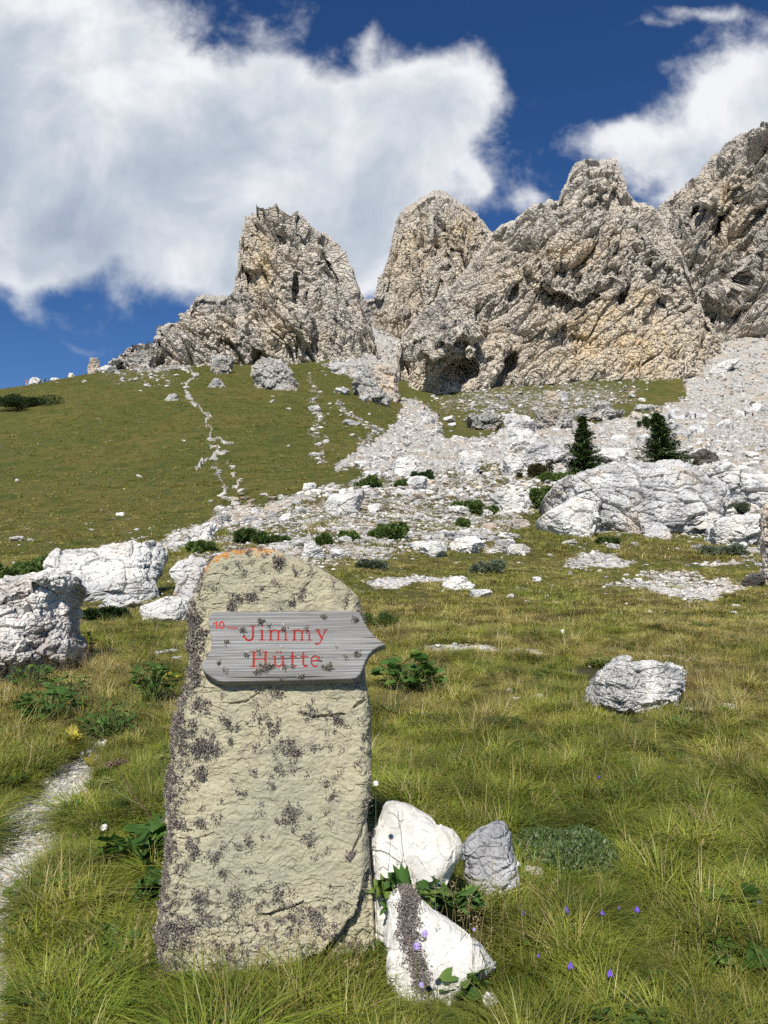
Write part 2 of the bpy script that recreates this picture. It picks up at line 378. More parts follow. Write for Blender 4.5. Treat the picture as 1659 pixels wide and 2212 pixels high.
def terrain_full(x, y):
    """height with relief, rock mask"""
    x = np.atleast_1d(np.asarray(x, float)); y = np.atleast_1d(np.asarray(y, float))
    z = tz(x, y); px, py = to_px(x, y, z)
    P = np.stack([x, y, z * 0], 1)
    wk = sstep(10, 40, y); Q = P / np.maximum(y, 8)[:, None] * 40 * np.array([1, .6, 1])   # ragged edges, about as coarse as the patches are far
    Q = np.stack([x / np.maximum(y, 5) * 55, np.log(np.maximum(y, 5)) * 9, x * 0], 1)
    R = rock_mask(px + wk * 34 * fbm(Q, 4, 71), py + wk * 17 * fbm(Q, 4, 72), y)
    nz = fbm(P * .9, 3, 5) * .045 * sstep(1.5, 6, y) + fbm(P * 3.4, 2, 6) * .035 + fbm(P * .22, 3, 8) * .13 * sstep(6, 20, y) + fbm(P * .03, 3, 9) * 1.2 * sstep(60, 140, y)
    nz = nz + fbm(P * np.array([.35, 1.1, 1]), 3, 15) * .22 * sstep(30, 60, y)      # terracettes on the grass slope
    tr = sstep(.2, .9, R) * (y < 9)
    nz = nz - tr * .05
    return z + nz, R

def build_terrain():
    # one sheet: a fan whose apex lies behind the viewer, rows closer together near by
    ys = np.concatenate([-6 + np.linspace(0, 1, 10) * 6.8, np.exp(np.linspace(math.log(.9), math.log(60), 430)), np.exp(np.linspace(math.log(60.3), math.log(420), 520)), np.linspace(424, 760, 30)])
    ss = np.concatenate([np.linspace(-1.6, -.56, 40)[:-1], np.linspace(-.56, .56, 760), np.linspace(.56, 1.6, 40)[1:]])
    Y, Sg = np.meshgrid(ys, ss, indexing='ij'); X = Sg * (np.maximum(Y, -5.9) + 6 * np.exp(-np.maximum(Y + 6, 0) / 4.0))
    x, y = X.ravel(), Y.ravel(); z, R = terrain_full(x, y)
    P = np.stack([x, y, z], 1)
    far = y > 9
    rk = np.zeros(len(x))
    m = far & (R > .05)
    Pm = P[m]; sc = np.clip(Pm[:, 1] / 60.0, .22, 3.2)[:, None]
    lev = np.floor(np.log2(sc)); # blocks scaled with size of the boulder field: bigger stones high up
    a, e, _ = cells(P[m] / 2.6, 31); b, e2, _ = cells(P[m] / 1.05, 32); c, e3, _ = cells(P[m] / .42, 33)
    yy = Pm[:, 1]
    amp = a * .75 * sstep(60, 120, yy) + b * .36 * sstep(40, 75, yy) + c * .07
    rk[m] = amp * sstep(.15, .7, R[m] + .35 * fbm(Pm * .35, 3, 40)) 
    P[:, 2] += rk
    n1 = fbm(P * np.array([.055, .055, .1]), 4, 51)
    px, py = to_px(x, y, z)
    bio = np.clip(.5 + n1 * .9, 0, 1)
    fen = sstep(1250, 1330, py) * 0
    return mesh_np('ground', P, grid_faces(len(ys), len(ss)), None, True, {'rock': R, 'bio': bio})

def ground_mat():
    m = NT('alpine_ground'); p = m.pos(); R = m.attr('rock'); cd = m.N('ShaderNodeSeparateXYZ'); m.L(p, cd.inputs[0])
    Y = cd.outputs[1]
    # grass: olive with straw and dark sedge patches, tufts drawn out along the slope
    n0 = m.noise(p, .045, 5, .6); n1 = m.noise(p, .35, 5, .65, .3); n2 = m.noise(m.mapv(p, (.8, 1.2, 1)), 1.5, 6, .7)
    n3 = m.noise(m.mapv(p, (1, 1, 1)), 11.0, 4, .7)
    g = m.mix(m.sm(n0, .35, .65), (.100, .108, .022), (.150, .128, .034))
    g = m.mix(m.sm(n1, .42, .68), g, (.066, .088, .016))
    g = m.mix(m.M('MULTIPLY', m.sm(n2, .55, .75), .6), g, (.21, .17, .065))
    g = m.mix(m.M('MULTIPLY', m.sm(n2, .46, .30), .55), g, (.045, .05, .014))
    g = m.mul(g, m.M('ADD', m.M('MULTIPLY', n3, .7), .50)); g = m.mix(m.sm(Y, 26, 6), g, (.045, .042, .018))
    soil = m.mix(n3, (.09, .055, .03), (.16, .11, .06))
    # rock debris
    a = m.noise(p, 1.6, 6, .7); b = m.voro(p, 2.2, 'F1', 'Color'); bs = m.N('ShaderNodeSeparateColor'); m.L(b, bs.inputs[0])
    b2 = m.voro(m.mapv(p, (1, .8, 1)), 14.0, 'F1', 'Color'); bs2 = m.N('ShaderNodeSeparateColor'); m.L(b2, bs2.inputs[0])
    near = m.sm(Y, 30, 12)
    k = m.M('ADD', m.M('MULTIPLY', bs.outputs[0], .3), m.M('MULTIPLY', bs2.outputs[0], .35))
    r = m.mix(m.sm(a, .3, .7), (.68, .655, .61), (.42, .40, .365))
    r = m.mix(m.M('MULTIPLY', m.sm(m.noise(p, .12, 5), .5, .64), .65), r, (.54, .43, .29))
    r = m.mul(r, m.M('ADD', k, m.sm(Y, 12, 70, .66, .44)))
    fine = m.noise(p, 5.5, 8, .72, .3); mid = m.noise(p, .55, 7, .72, .4); midf = m.noise(p, 24, 4, .7)
    nn = m.M('ADD', m.M('MULTIPLY', mid, .55), m.M('MULTIPLY', fine, .45))
    w = m.M('ADD', R, m.M('MULTIPLY', m.M('SUBTRACT', nn, .5), 2.7))
    fac = m.sm(w, .46, .54)
    edge = m.M('MULTIPLY', m.sm(w, .30, .47), .55)
    col = m.mix(edge, g, soil); col = m.mix(fac, col, r)
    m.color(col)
    vb = m.voro(p, 2.2, 'F1'); vb2 = m.voro(m.mapv(p, (1, .8, 1)), 14.0, 'F1')
    hr = m.M('ADD', m.M('MULTIPLY', m.M('SUBTRACT', 1., vb), .5), m.M('MULTIPLY', m.M('SUBTRACT', 1., vb2), .12))
    hg = m.M('ADD', m.M('MULTIPLY', n2, .55), m.M('MULTIPLY', n3, .22))
    hm = m.N('ShaderNodeMix'); m.L(fac, hm.inputs[0]); m.L(hg, hm.inputs[2]); m.L(hr, hm.inputs[3])
    bp = m.bump(hm.outputs[0], .9, .3)
    m.L(m.sm(Y, 4, 50, .025, .45), bp.inputs['Distance'])
    return m.m

ground = build_terrain(); tag(ground, 'grassy alpine slope with scree and gravel patches', kind='structure')
ground.data.materials.append(ground_mat())

# ray against the ground: photo point -> world point
_YS = np.exp(np.linspace(math.log(1.6), math.log(420), 2600))
def hit(px, py, dmin=1.6):
    s, w = rayw(px, py); ys = _YS[_YS >= dmin]
    g = tz(s * ys, ys); r = CAMZ + w * ys; below = np.nonzero(r <= g)[0]
    if len(below) == 0:
        m = (ys > 60) & (ys < 300)      # just over the edge of the ridge: stand it on the skyline
        y = ys[m][np.argmin((r - g)[m])]
        if (r - g)[m].min() > 6: return None
    else: y = ys[below[0]]
    zz, _ = terrain_full(np.array([s * y]), np.array([y]))
    return Vector((s * y, y, float(zz[0])))
def at(px, py, y):
    s, w = rayw(px, py); return Vector((s * y, y, CAMZ + w * y))

# ------------------------------------------------------------------ crags
def jag(x, s, a): 
    p = np.stack([x * .09, x * 0 + s, x * 0], 1); q = np.stack([x * .028, x * 0 + s + 3, x * 0], 1)
    return a * (vnoise(p, s) * .6 + vnoise(q, s) * .8)
def crag(name, sky, base, dist, lean, T, Rpx, nu, nv, amps, M1, bumps=(), shelves=(), tans=(), stains=(), mat=None, label=None, seed=0, jg=4.0, sink=26):
    sx_ = [a for a, b in sky]; sy_ = [b for a, b in sky]
    u = np.linspace(sx_[0], sx_[-1], nu); top = np.interp(u, sx_, sy_) + jag(u, seed + 1, jg)
    bot = np.interp(u, [a for a, b in base], [b for a, b in base]) + sink; top = np.minimum(top, bot - 3)
    nb = 26; v = np.concatenate([np.linspace(0, 1, nv) ** .92, np.linspace(1, 0, nb)[1:]])
    back = np.concatenate([np.zeros(nv), np.ones(nb - 1)])
    PX = np.repeat(u[None, :], len(v), 0); PY = bot[None, :] + (top - bot)[None, :] * v[:, None]
    skl = list(zip(u[::6], top[::6]))
    dd, _ = seg_dist(PX.ravel(), PY.ravel(), skl); dd = dd.reshape(PX.shape)
    dd[(v == 1)] = 0
    q = np.clip(dd / Rpx, 0, 1); Th = T * np.sqrt(1 - (1 - q) ** 2)
    D0 = np.interp(PX, [a for a, b in dist], [b for a, b in dist])
    hpx = (bot - 26)[None, :] - PY
    D = D0 + lean * hpx * D0 / FPX
    Yd = np.where(back[:, None] > 0, D + T * .15 + Th * .9, D + T - Th)
    fr = 1 - back[:, None]
    for bx, by, rx, ry, ro, am in bumps:
        c_, s_ = cos(radians(ro)), sin(radians(ro)); ax = (PX - bx) * c_ + (PY - by) * s_; ay = -(PX - bx) * s_ + (PY - by) * c_
        r2 = (ax / rx) ** 2 + (ay / ry) ** 2; Yd -= fr * am * np.clip(1 - r2, 0, 1) ** 1.5
    for pts, am, Ln in shelves:
        wob = jag(PX.ravel(), seed + 77, 7.0).reshape(PX.shape)
        yl = np.interp(PX, [a for a, b in pts], [b for a, b in pts]) + wob
        win = sstep(pts[0][0] - 6, pts[0][0] + 12, PX) * sstep(pts[-1][0] + 6, pts[-1][0] - 12, PX)
        t = yl - PY; Yd -= fr * win * am * sstep(-3, 5, t) * np.exp(-np.maximum(t, 0) / Ln) * q
    s_ray = (PX - CX) / FPX; b_ = (CY - PY) / FPX; dy = cos(PITCH) - b_ * sin(PITCH)
    X = s_ray / dy * Yd; Z = CAMZ + (sin(PITCH) + b_ * cos(PITCH)) / dy * Yd
    P = np.stack([X, Yd, Z], 2); n = grid_normals(P)
    if n[nv // 2, nu // 2, 1] > 0: n = -n
    p = P.reshape(-1, 3); N = n.reshape(-1, 3)
    wv = np.stack([fbm(p / 11, 3, seed + 60), fbm(p / 11, 3, seed + 61), fbm(p / 11, 3, seed + 62)], 1) * 1.5
    pw = p + wv
    A = pw @ M1.T
    c1, e1, r1 = cells(A / 16 * np.array([1.1, 1, .38]), seed + 1)
    c2, e2, r2_ = cells(A / 5.6 * np.array([1.25, 1, .28]), seed + 2)
    c3, e3, _ = cells((pw @ (rotm('Y', 25) @ M1).T) / 2.4 * np.array([1.1, 1, .45]), seed + 3)
    c4, e4, _ = cells(pw / 1.15, seed + 4)
    lay = vnoise(np.stack([A[:, 0] / 1.9, p[:, 0] / 60, A[:, 2] / 40], 1), seed + 8) + .6 * vnoise(np.stack([A[:, 0] / .8, p[:, 0] / 30, A[:, 2] / 20], 1), seed + 10)
    tn0 = np.zeros(len(p))
    for bx, by, rx, ry, am in tans: tn0 = np.maximum(tn0, am * np.exp(-1.2 * (((PX.ravel() - bx) / rx) ** 2 + ((PY.ravel() - by) / ry) ** 2)))
    calm = (1 - .35 * tn0) * (.66 + .75 * sstep(-.25, .3, fbm(p / 16, 2, seed + 12)))
    h = amps[0] * c1 + (amps[1] * c2 + amps[2] * c3) * calm + amps[3] * c4 + .50 * lay * calm
    Sx = A * np.array([1, 1, .24]); Sv = pw @ rotm('Y', -8).T * np.array([1, 1, .20])      # joints along the bedding and upright chimneys
    cre = sum(a_ * np.sqrt(np.abs(vnoise(q_, seed + 30 + i_))) for i_, (a_, q_) in enumerate([(4.2, Sv / 13), (2.6, Sx / 7), (1.7, Sv / 4.2), (1.1, Sx / 2.4), (.6, Sv / 1.3)]))
    h = h + (cre - 5.6) * (.55 + .5 * calm) * amps[1] / 1.5

    h -= amps[1] * .75 * calm * np.exp(-e2 / .05) + amps[0] * .5 * np.exp(-e1 / .05) + amps[2] * .6 * np.exp(-e3 / .07)
    h += amps[1] * .6 * fbm(p / 5, 4, seed + 9)
    dirn = N * .8 + np.array([0, -1, 0]) * .35 * (1 - np.repeat(back, nu))[:, None]
    lim = np.clip(dd.ravel() / 14, .42, 1)
    P2 = p + dirn * (h * lim)[:, None]
    tanv = np.zeros(len(p)); pxr, pyr = PX.ravel(), PY.ravel()
    for bx, by, rx, ry, am in tans:
        r2 = ((pxr - bx) / rx) ** 2 + ((pyr - by) / ry) ** 2; tanv = np.maximum(tanv, am * np.exp(-r2 * 1.2))
    tanv = np.clip(tanv * (1 + 1.1 * fbm(p / 9, 4, seed + 20)) + .22 * (r2_ - .62) * (r2_ > .62), 0, 1)
    stv = np.zeros(len(p))
    for bx, by, rx, ry, am in stains:
        r2 = ((pxr - bx) / rx) ** 2 + ((pyr - by) / ry) ** 2; stv = np.maximum(stv, am * np.exp(-r2 * 1.2))
    F = grid_faces(len(v), nu)
    bl = (len(v) - 1) * nu   # close the underside
    cap = np.stack([np.arange(nu - 1), np.arange(nu - 1) + bl, np.arange(nu - 1) + bl + 1, np.arange(nu - 1) + 1], 1)
    o = mesh_np(name, P2, np.concatenate([F, cap]), mat, False, {'tan': tanv, 'stain': stv})
    tag(o, label, kind='structure'); return o

CRAG_MAT = rock_mat('crag_limestone', (.76, .69, .59), (.52, .48, .425), (.80, .63, .40), .10, 1.5, 'pos', attr_tan=True, crack=.5, tanw=.35, strength=1.0, streak=True)
Mdiag = rotm('Y', -38); Mdiag2 = rotm('Y', 48) ; Mv = rotm('Y', -12) @ rotm('X', 10)

crag('mountain', [(236, 784), (255, 778), (265, 765), (276, 752), (300, 746), (320, 750), (331, 752), (335, 730), (345, 706), (362, 698), (385, 694), (400, 682), (425, 648), (440, 641), (470, 645), (500, 640), (508, 620), (515, 590), (519, 560), (517, 535), (522, 500), (530, 482), (534, 466), (555, 461), (575, 455), (590, 452), (610, 458), (625, 466), (650, 462), (658, 475), (672, 492), (690, 505), (705, 512), (722, 522), (735, 545), (748, 570), (757, 600), (770, 630), (783, 655), (795, 690), (806, 740), (812, 775)],
     [(236, 784), (300, 783), (400, 783), (450, 800), (560, 800), (640, 795), (680, 790), (720, 782), (780, 778), (812, 780)],
     [(236, 228), (330, 236), (500, 246), (640, 250), (780, 262), (812, 270)], .35, 17, 95, 520, 330, (2.8, 1.5, .75, .32), rotm('Y', 33),
     bumps=[(700, 600, 30, 90, 20, -5), (595, 500, 14, 50, -30, -7), (565, 560, 60, 60, 0, 4), (650, 700, 90, 60, -20, 5), (470, 700, 80, 40, 30, 4), (640, 620, 8, 40, 0, -5), (560, 740, 70, 26, 45, 5), (540, 600, 40, 20, 0, -4)],
     tans=[(560, 560, 45, 70, .85), (590, 700, 40, 70, .5), (700, 740, 60, 30, .4), (480, 720, 50, 40, .3)], stains=[(600, 500, 20, 50, .6), (650, 690, 60, 80, .4)],
     mat=CRAG_MAT, label='grey limestone tower with a long left shoulder, leftmost of the peaks', seed=100)
crag('mountain', [(770, 700), (782, 668), (790, 650), (815, 640), (821, 606), (832, 580), (845, 540), (850, 510), (860, 472), (875, 452), (888, 446), (900, 440), (915, 430), (935, 416), (955, 415), (970, 425), (990, 435), (1010, 450), (1025, 465), (1040, 480), (1055, 500), (1064, 515), (1090, 540), (1110, 600)],
     [(770, 745), (820, 745), (870, 730), (1110, 700)], [(770, 322), (900, 318), (1110, 325)], .30, 20, 90, 330, 260, (3.0, 1.6, .8, .35), Mv,
     bumps=[(900, 560, 26, 120, -12, 6), (970, 560, 22, 110, -15, -6), (940, 470, 14, 50, 0, 5), (1000, 520, 24, 70, -20, 5), (850, 660, 60, 50, 0, 5)],
     tans=[(890, 560, 50, 110, .6), (1000, 520, 45, 60, .75), (860, 700, 50, 30, .4)], stains=[(950, 570, 50, 60, .5)],
     mat=CRAG_MAT, label='pointed tan and grey rock tower, second peak from the left', seed=200)
crag('mountain', [(850, 880), (856, 862), (860, 800), (866, 750), (880, 715), (900, 690), (935, 660), (960, 628), (1000, 595), (1030, 556), (1060, 512), (1080, 490), (1110, 475), (1140, 460), (1152, 445), (1168, 437), (1190, 432), (1208, 430), (1216, 410), (1230, 385), (1241, 358), (1258, 346), (1275, 342), (1290, 347), (1310, 346), (1328, 340), (1338, 360), (1346, 385), (1352, 415), (1368, 440), (1390, 438), (1402, 448), (1420, 462), (1445, 500), (1475, 560), (1505, 640), (1530, 700), (1548, 735), (1560, 760)],
     [(850, 872), (905, 872), (960, 852), (1030, 832), (1100, 818), (1200, 812), (1350, 815), (1470, 816), (1530, 772), (1560, 745)],
     [(850, 250), (960, 252), (1100, 264), (1350, 266), (1480, 272), (1560, 296)], .42, 24, 95, 820, 520, (2.8, 1.5, .7, .30), rotm('Y', -46),
     bumps=[(945, 750, 80, 60, -20, 12), (985, 800, 56, 44, 0, -15), (868, 830, 11, 55, 6, -12), (1100, 790, 22, 40, 25, -10), (1105, 635, 16, 34, 30, -9), (1190, 640, 60, 30, 10, -5),
            (1080, 610, 80, 60, -40, 6), (1275, 520, 110, 95, 0, 7), (1270, 390, 50, 60, 0, 4), (1400, 560, 16, 90, -15, -6), (1345, 640, 14, 26, 40, -6), (1180, 700, 60, 40, -35, 4), (1020, 740, 8, 70, 12, 4), (1470, 620, 16, 80, -20, 5)],
     shelves=[([(1165, 560), (1185, 625), (1230, 640), (1290, 622), (1340, 628), (1375, 585)], 8, 45), ([(880, 745), (925, 728), (960, 738), (1015, 716), (1035, 690)], 14, 30), ([(890, 780), (940, 770), (1000, 772), (1032, 760)], 5, 20),
              ([(1050, 770), (1120, 735), (1200, 700), (1290, 655), (1350, 630)], 3.0, 22), ([(1130, 770), (1230, 720), (1280, 690)], 1.8, 14), ([(1240, 430), (1300, 445), (1350, 430)], 3.5, 22), ([(1390, 690), (1430, 640), (1480, 690), (1500, 720)], 5, 30),
              ([(1060, 560), (1100, 540), (1150, 600), (1180, 620)], 4, 26)],
     tans=[(1330, 735, 190, 95, 1.0), (1180, 760, 120, 60, .7), (1100, 600, 70, 60, .55), (1260, 560, 110, 60, .55), (950, 830, 70, 50, .8), (1380, 660, 60, 50, .8), (1090, 720, 60, 50, .5)],
     stains=[(1250, 560, 120, 80, .9), (920, 760, 60, 60, 1.0), (1210, 640, 60, 30, 1.0), (1090, 760, 40, 50, .6), (1000, 570, 50, 60, .5), (1450, 640, 30, 60, .6)],
     mat=CRAG_MAT, label='broad tan rock massif with a square summit and overhanging face, third peak from the left', seed=300)
crag('mountain', [(1380, 560), (1400, 480), (1418, 458), (1426, 436), (1440, 430), (1462, 416), (1482, 400), (1505, 386), (1520, 360), (1545, 335), (1562, 322), (1580, 316), (1600, 296), (1625, 288), (1645, 278), (1662, 270), (1720, 240), (1800, 220), (1900, 260), (2000, 330)],
     [(1380, 760), (1530, 745), (1600, 730), (1662, 722), (2000, 700)], [(1380, 330), (1530, 318), (1660, 312), (2000, 300)], .45, 26, 90, 500, 460, (5.0, 2.6, 1.1, .42), rotm('Y', -38),
     bumps=[(1495, 470, 12, 70, 30, -10), (1560, 480, 14, 90, 35, -8), (1580, 400, 30, 80, 30, 9), (1530, 420, 24, 60, 30, 8), (1620, 560, 30, 120, 32, 8), (1590, 600, 14, 80, 25, -10), (1560, 640, 40, 40, 0, 6), (1640, 440, 14, 80, 30, -10)],
     tans=[(1560, 420, 60, 50, .5), (1580, 500, 60, 60, .4)], stains=[(1600, 560, 90, 160, .8), (1500, 480, 50, 80, .8), (1640, 400, 60, 90, .9)],
     mat=CRAG_MAT, label='dark grey rock wall rising out of the frame, rightmost of the peaks', seed=400)
# ------------------------------------------------------------------ bodies lofted from a surveyed outline
def Z1(p): return ((500 + p[0] / 1.3825) / 1.5069, (1750 + p[1] / 1.3825) / 1.5069)
def Z2(p): return ((600 + p[0] / 2.37) / 1.5069, (1950 + p[1] / 2.37) / 1.5069)
def Z4(p): return ((1150 + p[0] / 2.212) / 1.5069, (2500 + p[1] / 2.212) / 1.5069)
class Frame:
    """a leaning plane: origin C0, right U, up V, outward N (towards the meadow path)"""
    def __init__(s, C0, lean, yaw=0.0):
        l = radians(lean); y = radians(yaw)
        s.C = np.array(C0, float); R = np.array(Matrix.Rotation(y, 3, 'Z'))
        s.U = R @ np.array([1, 0, 0.]); s.V = R @ np.array([0, sin(l), cos(l)]); s.N = R @ np.array([0, -cos(l), sin(l)])
    def uv(s, p):
        a, b = rayw(*p); d = np.array([a, 1, b]); c = np.array([0, 0, CAMZ])
        t = np.dot(s.C - c, s.N) / np.dot(d, s.N); q = c + t * d - s.C; return float(q @ s.U), float(q @ s.V)
    def w(s, u, v, n): return s.C + np.multiply.outer(u, s.U) + np.multiply.outer(v, s.V) + np.multiply.outer(n, s.N)
def spans(poly, vs):
    xl = np.full(len(vs), np.nan); xr = np.full(len(vs), np.nan); n = len(poly)
    for i in range(n):
        (x1, y1), (x2, y2) = poly[i], poly[(i + 1) % n]
        if y1 == y2: continue
        t = (vs - y1) / (y2 - y1); m = (t >= 0) & (t <= 1); x = x1 + t * (x2 - x1)
        xl = np.where(m, np.fmin(xl, x), xl); xr = np.where(m, np.fmax(xr, x), xr)
    ok = ~np.isnan(xl); return np.interp(vs, vs[ok], xl[ok]), np.interp(vs, vs[ok], xr[ok])
def loft(name, fr, poly, T, R, nf, nv, disp, mat, offs=None, nb=40, back=1.0, smooth=False, attrs=None, pw=.5):
    v0 = min(b for a, b in poly); v1 = max(b for a, b in poly)
    t = np.linspace(0, 1, nv); vs = v0 + (v1 - v0) * (1 - (1 - t) ** 1.35) ; vs[0] += 1e-4; vs[-1] -= (v1 - v0) * .0015
    xl, xr = spans(poly, vs)
    uf = .5 - .5 * np.cos(np.linspace(0, pi, nf)) * .35 - .5 * .65 * (1 - 2 * np.linspace(0, 1, nf)); uf = (uf - uf[0]) / (uf[-1] - uf[0])
    ub = np.linspace(1, 0, nb + 2)[1:-1]
    uu = np.concatenate([uf, ub]); side = np.concatenate([np.ones(nf), -np.ones(nb) * back])
    Ug = xl[:, None] + (xr - xl)[:, None] * uu[None, :]; Vg = np.repeat(vs[:, None], len(uu), 1)
    dd, _ = seg_dist(Ug.ravel(), Vg.ravel(), list(poly) + [poly[0]]); dd = dd.reshape(Ug.shape)
    # the foot is buried: do not round it off
    low = np.clip((Vg - v0) / (R * 1.5), 0, 1); dd = np.where(low < 1, np.minimum(Ug - xl[:, None], xr[:, None] - Ug), dd)
    q = np.clip(dd / R, 0, 1); n = T * (1 - (1 - q) ** 2) ** pw * side[None, :]
    if offs is not None: n = n + offs(Ug, Vg) * (side > 0)[None, :] * np.clip(dd / .02, 0, 1)
    W = fr.w(Ug, Vg, n); nr = grid_normals(np.concatenate([W[:, -2:], W, W[:, :2]], 1))[:, 2:-2]
    if np.dot(nr[nv // 2, nf // 2], fr.N) < 0: nr = -nr
    p = W.reshape(-1, 3); N = nr.reshape(-1, 3)
    h = disp(p, N, Ug.ravel(), Vg.ravel(), dd.ravel())
    P = p + N * h[:, None]; nc = len(uu)
    F = grid_faces(nv, nc, True)
    top = np.arange(nc) + (nv - 1) * nc
    o = mesh_np(name, P - fr.C, [F, top[None, :], np.arange(nc)[::-1][None, :]], mat, smooth, attrs(Ug, Vg, P) if attrs else None)
    o.location = fr.C
    o['_'] = 0; del o['_']
    return o, P.reshape(nv, nc, 3)[:, :nf], nr[:, :nf], Ug[:, :nf], Vg[:, :nf]

# ------------------------------------------------------------------ the standing stone
def stone_mat():
    m = NT('sandstone'); p = m.pos()
    a = m.noise(p, 3.0, 6, .6); b = m.noise(p, 28, 6, .7); c = m.noise(p, 140, 4, .7)
    col = m.mix(m.sm(a, .35, .65), (.430, .390, .262), (.350, .328, .236))
    col = m.mix(m.M('MULTIPLY', m.sm(b, .50, .72), .6), col, (.25, .225, .16)); col = m.mix(m.M('MULTIPLY', m.sm(m.noise(m.mapv(p, loc=(2, 5, 1)), 9, 5, .65), .52, .68), .45), col, (.235, .22, .175))
    col = m.mix(m.M('MULTIPLY', m.sm(b, .45, .25), .4), col, (.55, .50, .35))
    v = m.voro(p, 210); col = m.mix(m.M('MULTIPLY', m.sm(v, .22, .08), .35), col, (.66, .62, .48))
    col = m.mul(col, m.M('ADD', m.M('MULTIPLY', c, .45), .77))
    li = m.attr('lichen'); l = m.noise(p, 34, 5, .75)
    col = m.mix(m.M('MULTIPLY', m.sm(m.M('ADD', l, m.M('MULTIPLY', li, .33)), .72, .80), .8), col, (.50, .21, .035))
    col = m.mix(m.M('MULTIPLY', m.sm(m.M('ADD', b, m.M('MULTIPLY', m.attr('dirt'), .3)), .70, .82), .8), col, (.10, .078, .07))
    m.color(col); h = m.M('ADD', m.M('MULTIPLY', b, .8), m.M('MULTIPLY', c, .3)); m.bump(h, .9, .006)
    return m.m
STONE_O = [(20, 1740), (25, 1680), (45, 1600), (60, 1500), (70, 1400), (62, 1300), (55, 1200), (62, 1130), (82, 1020), (92, 930), (98, 830), (118, 750), (145, 690), (152, 640), (160, 560), (155, 480), (162, 420), (150, 370), (165, 330), (185, 280), (208, 210), (235, 150), (270, 98), (330, 66), (400, 55), (470, 52), (540, 60), (600, 76), (670, 100), (740, 138), (800, 172), (850, 203), (890, 238), (922, 270), (938, 320), (945, 380), (950, 560), (955, 640), (965, 700), (975, 760), (978, 850), (980, 950), (983, 1050), (976, 1130), (968, 1200), (958, 1270), (968, 1330), (972, 1430), (980, 1500), (988, 1600), (992, 1700), (1000, 1850), (1006, 1960), (1000, 2080), (500, 2080), (60, 2080), (30, 1900)]
SF = Frame((0, 2.86, -0.02), 11, 3)
_c = SF.uv(Z1((500, 2010))); SF.C = SF.w(_c[0], _c[1], 0.0)
ST_POLY = [SF.uv(Z1(p)) for p in STONE_O]
def zpoly(pts, z=Z1, f=SF): return [f.uv(z(p)) for p in pts]
_step = zpoly([(985, 1420), (960, 1480), (930, 1560), (890, 1640), (850, 1700), (800, 1780), (740, 1830), (680, 1870), (600, 2100)])
_cr = [(zpoly([(300, 742), (380, 745), (430, 738), (480, 705), (500, 690)]), .016, .007), (zpoly([(655, 783), (740, 803), (800, 800), (860, 790)]), .022, .008), (zpoly([(480, 1675), (560, 1652), (620, 1630), (685, 1600)]), .02, .008),
       (zpoly([(75, 1640), (120, 1665), (165, 1672)]), .018, .009), (zpoly([(895, 765), (925, 748), (955, 730)]), .02, .012), (zpoly([(868, 1420), (905, 1370), (940, 1310), (962, 1190)]), .018, .008), (zpoly([(40, 1330), (120, 1290), (200, 1300)]), .006, .01)]
_left = zpoly([(185, 330), (215, 420), (222, 520), (215, 640), (165, 700), (130, 900), (110, 1100), (105, 1250), (110, 1500), (95, 1750), (120, 2080)])
def st_offs(U, V):
    xs = np.interp(V, [b for a, b in _step][::-1], [a for a, b in _step][::-1]); top = _step[0][1]
    under = sstep(-.004, .006, U - xs - .012 * jag((V * 400).ravel(), 3, 1).reshape(V.shape)) * (V < top)
    o = -.055 * under
    for ln, dep, wd in _cr:
        wob = .006 * vnoise(np.stack([U.ravel() * 40, V.ravel() * 40, 0 * U.ravel()], 1), 5).reshape(U.shape)
        d, t = seg_dist(U.ravel(), V.ravel(), ln); d = d.reshape(U.shape); t = t.reshape(U.shape)
        o -= dep * np.clip(1 - d / (wd * (1 - .8 * np.abs(2 * t - 1)) + .001), 0, 1) ** .7 * (np.abs(2 * t - 1) < .995)
    xl = np.interp(V, [b for a, b in _left][::-1], [a for a, b in _left][::-1])
    o -= .05 * sstep(0.012, -.07, U - xl)        # the left flank turns away
    return o
def st_disp(p, N, U, V, dd):
    w = p + .03 * np.stack([fbm(p * 9, 2, 1), fbm(p * 9, 2, 2), fbm(p * 9, 2, 3)], 1)
    sc = np.array([1, 1, 1.7])
    a, e, _ = cells(w / .13 * sc, 11); b, e2, _ = cells(w / .045 * sc, 12); c, _, _ = cells(w / .018 * sc, 13)
    k = 1 + 1.3 * sstep(.42, .2, V) + .6 * sstep(-.22, -.34, U)
    return (.0045 * a * sstep(-.2, .5, fbm(p * 4, 2, 19)) + .0026 * b * k + .0018 * c * k + .010 * fbm(p * 6, 3, 14) + .0075 * fbm(p * np.array([18, 18, 30]), 4, 15)) * np.clip(dd / .01, .35, 1)
_olich = zpoly([(240, 150), (290, 100), (350, 78), (420, 70), (500, 62), (550, 68)])
def st_attr(U, V, P):
    d, _ = seg_dist(U.ravel(), V.ravel(), _olich); xl = np.interp(V.ravel(), [b for a, b in _left][::-1], [a for a, b in _left][::-1])
    return {'lichen': np.clip(1 - d / .07, 0, 1), 'dirt': sstep(.03, -.02, U.ravel() - xl)}
stone = empty('standing_stone', SF.C)
tag(stone, 'tall upright slab of pale yellow sandstone with dried moss and orange lichen on top', 'standing stone')
so, SP, SN, SU, SV = loft('slab', SF, ST_POLY, .11, .045, 430, 640, st_disp, stone_mat(), st_offs, nb=70, attrs=st_attr)
so.location = (0, 0, 0); so.parent = stone

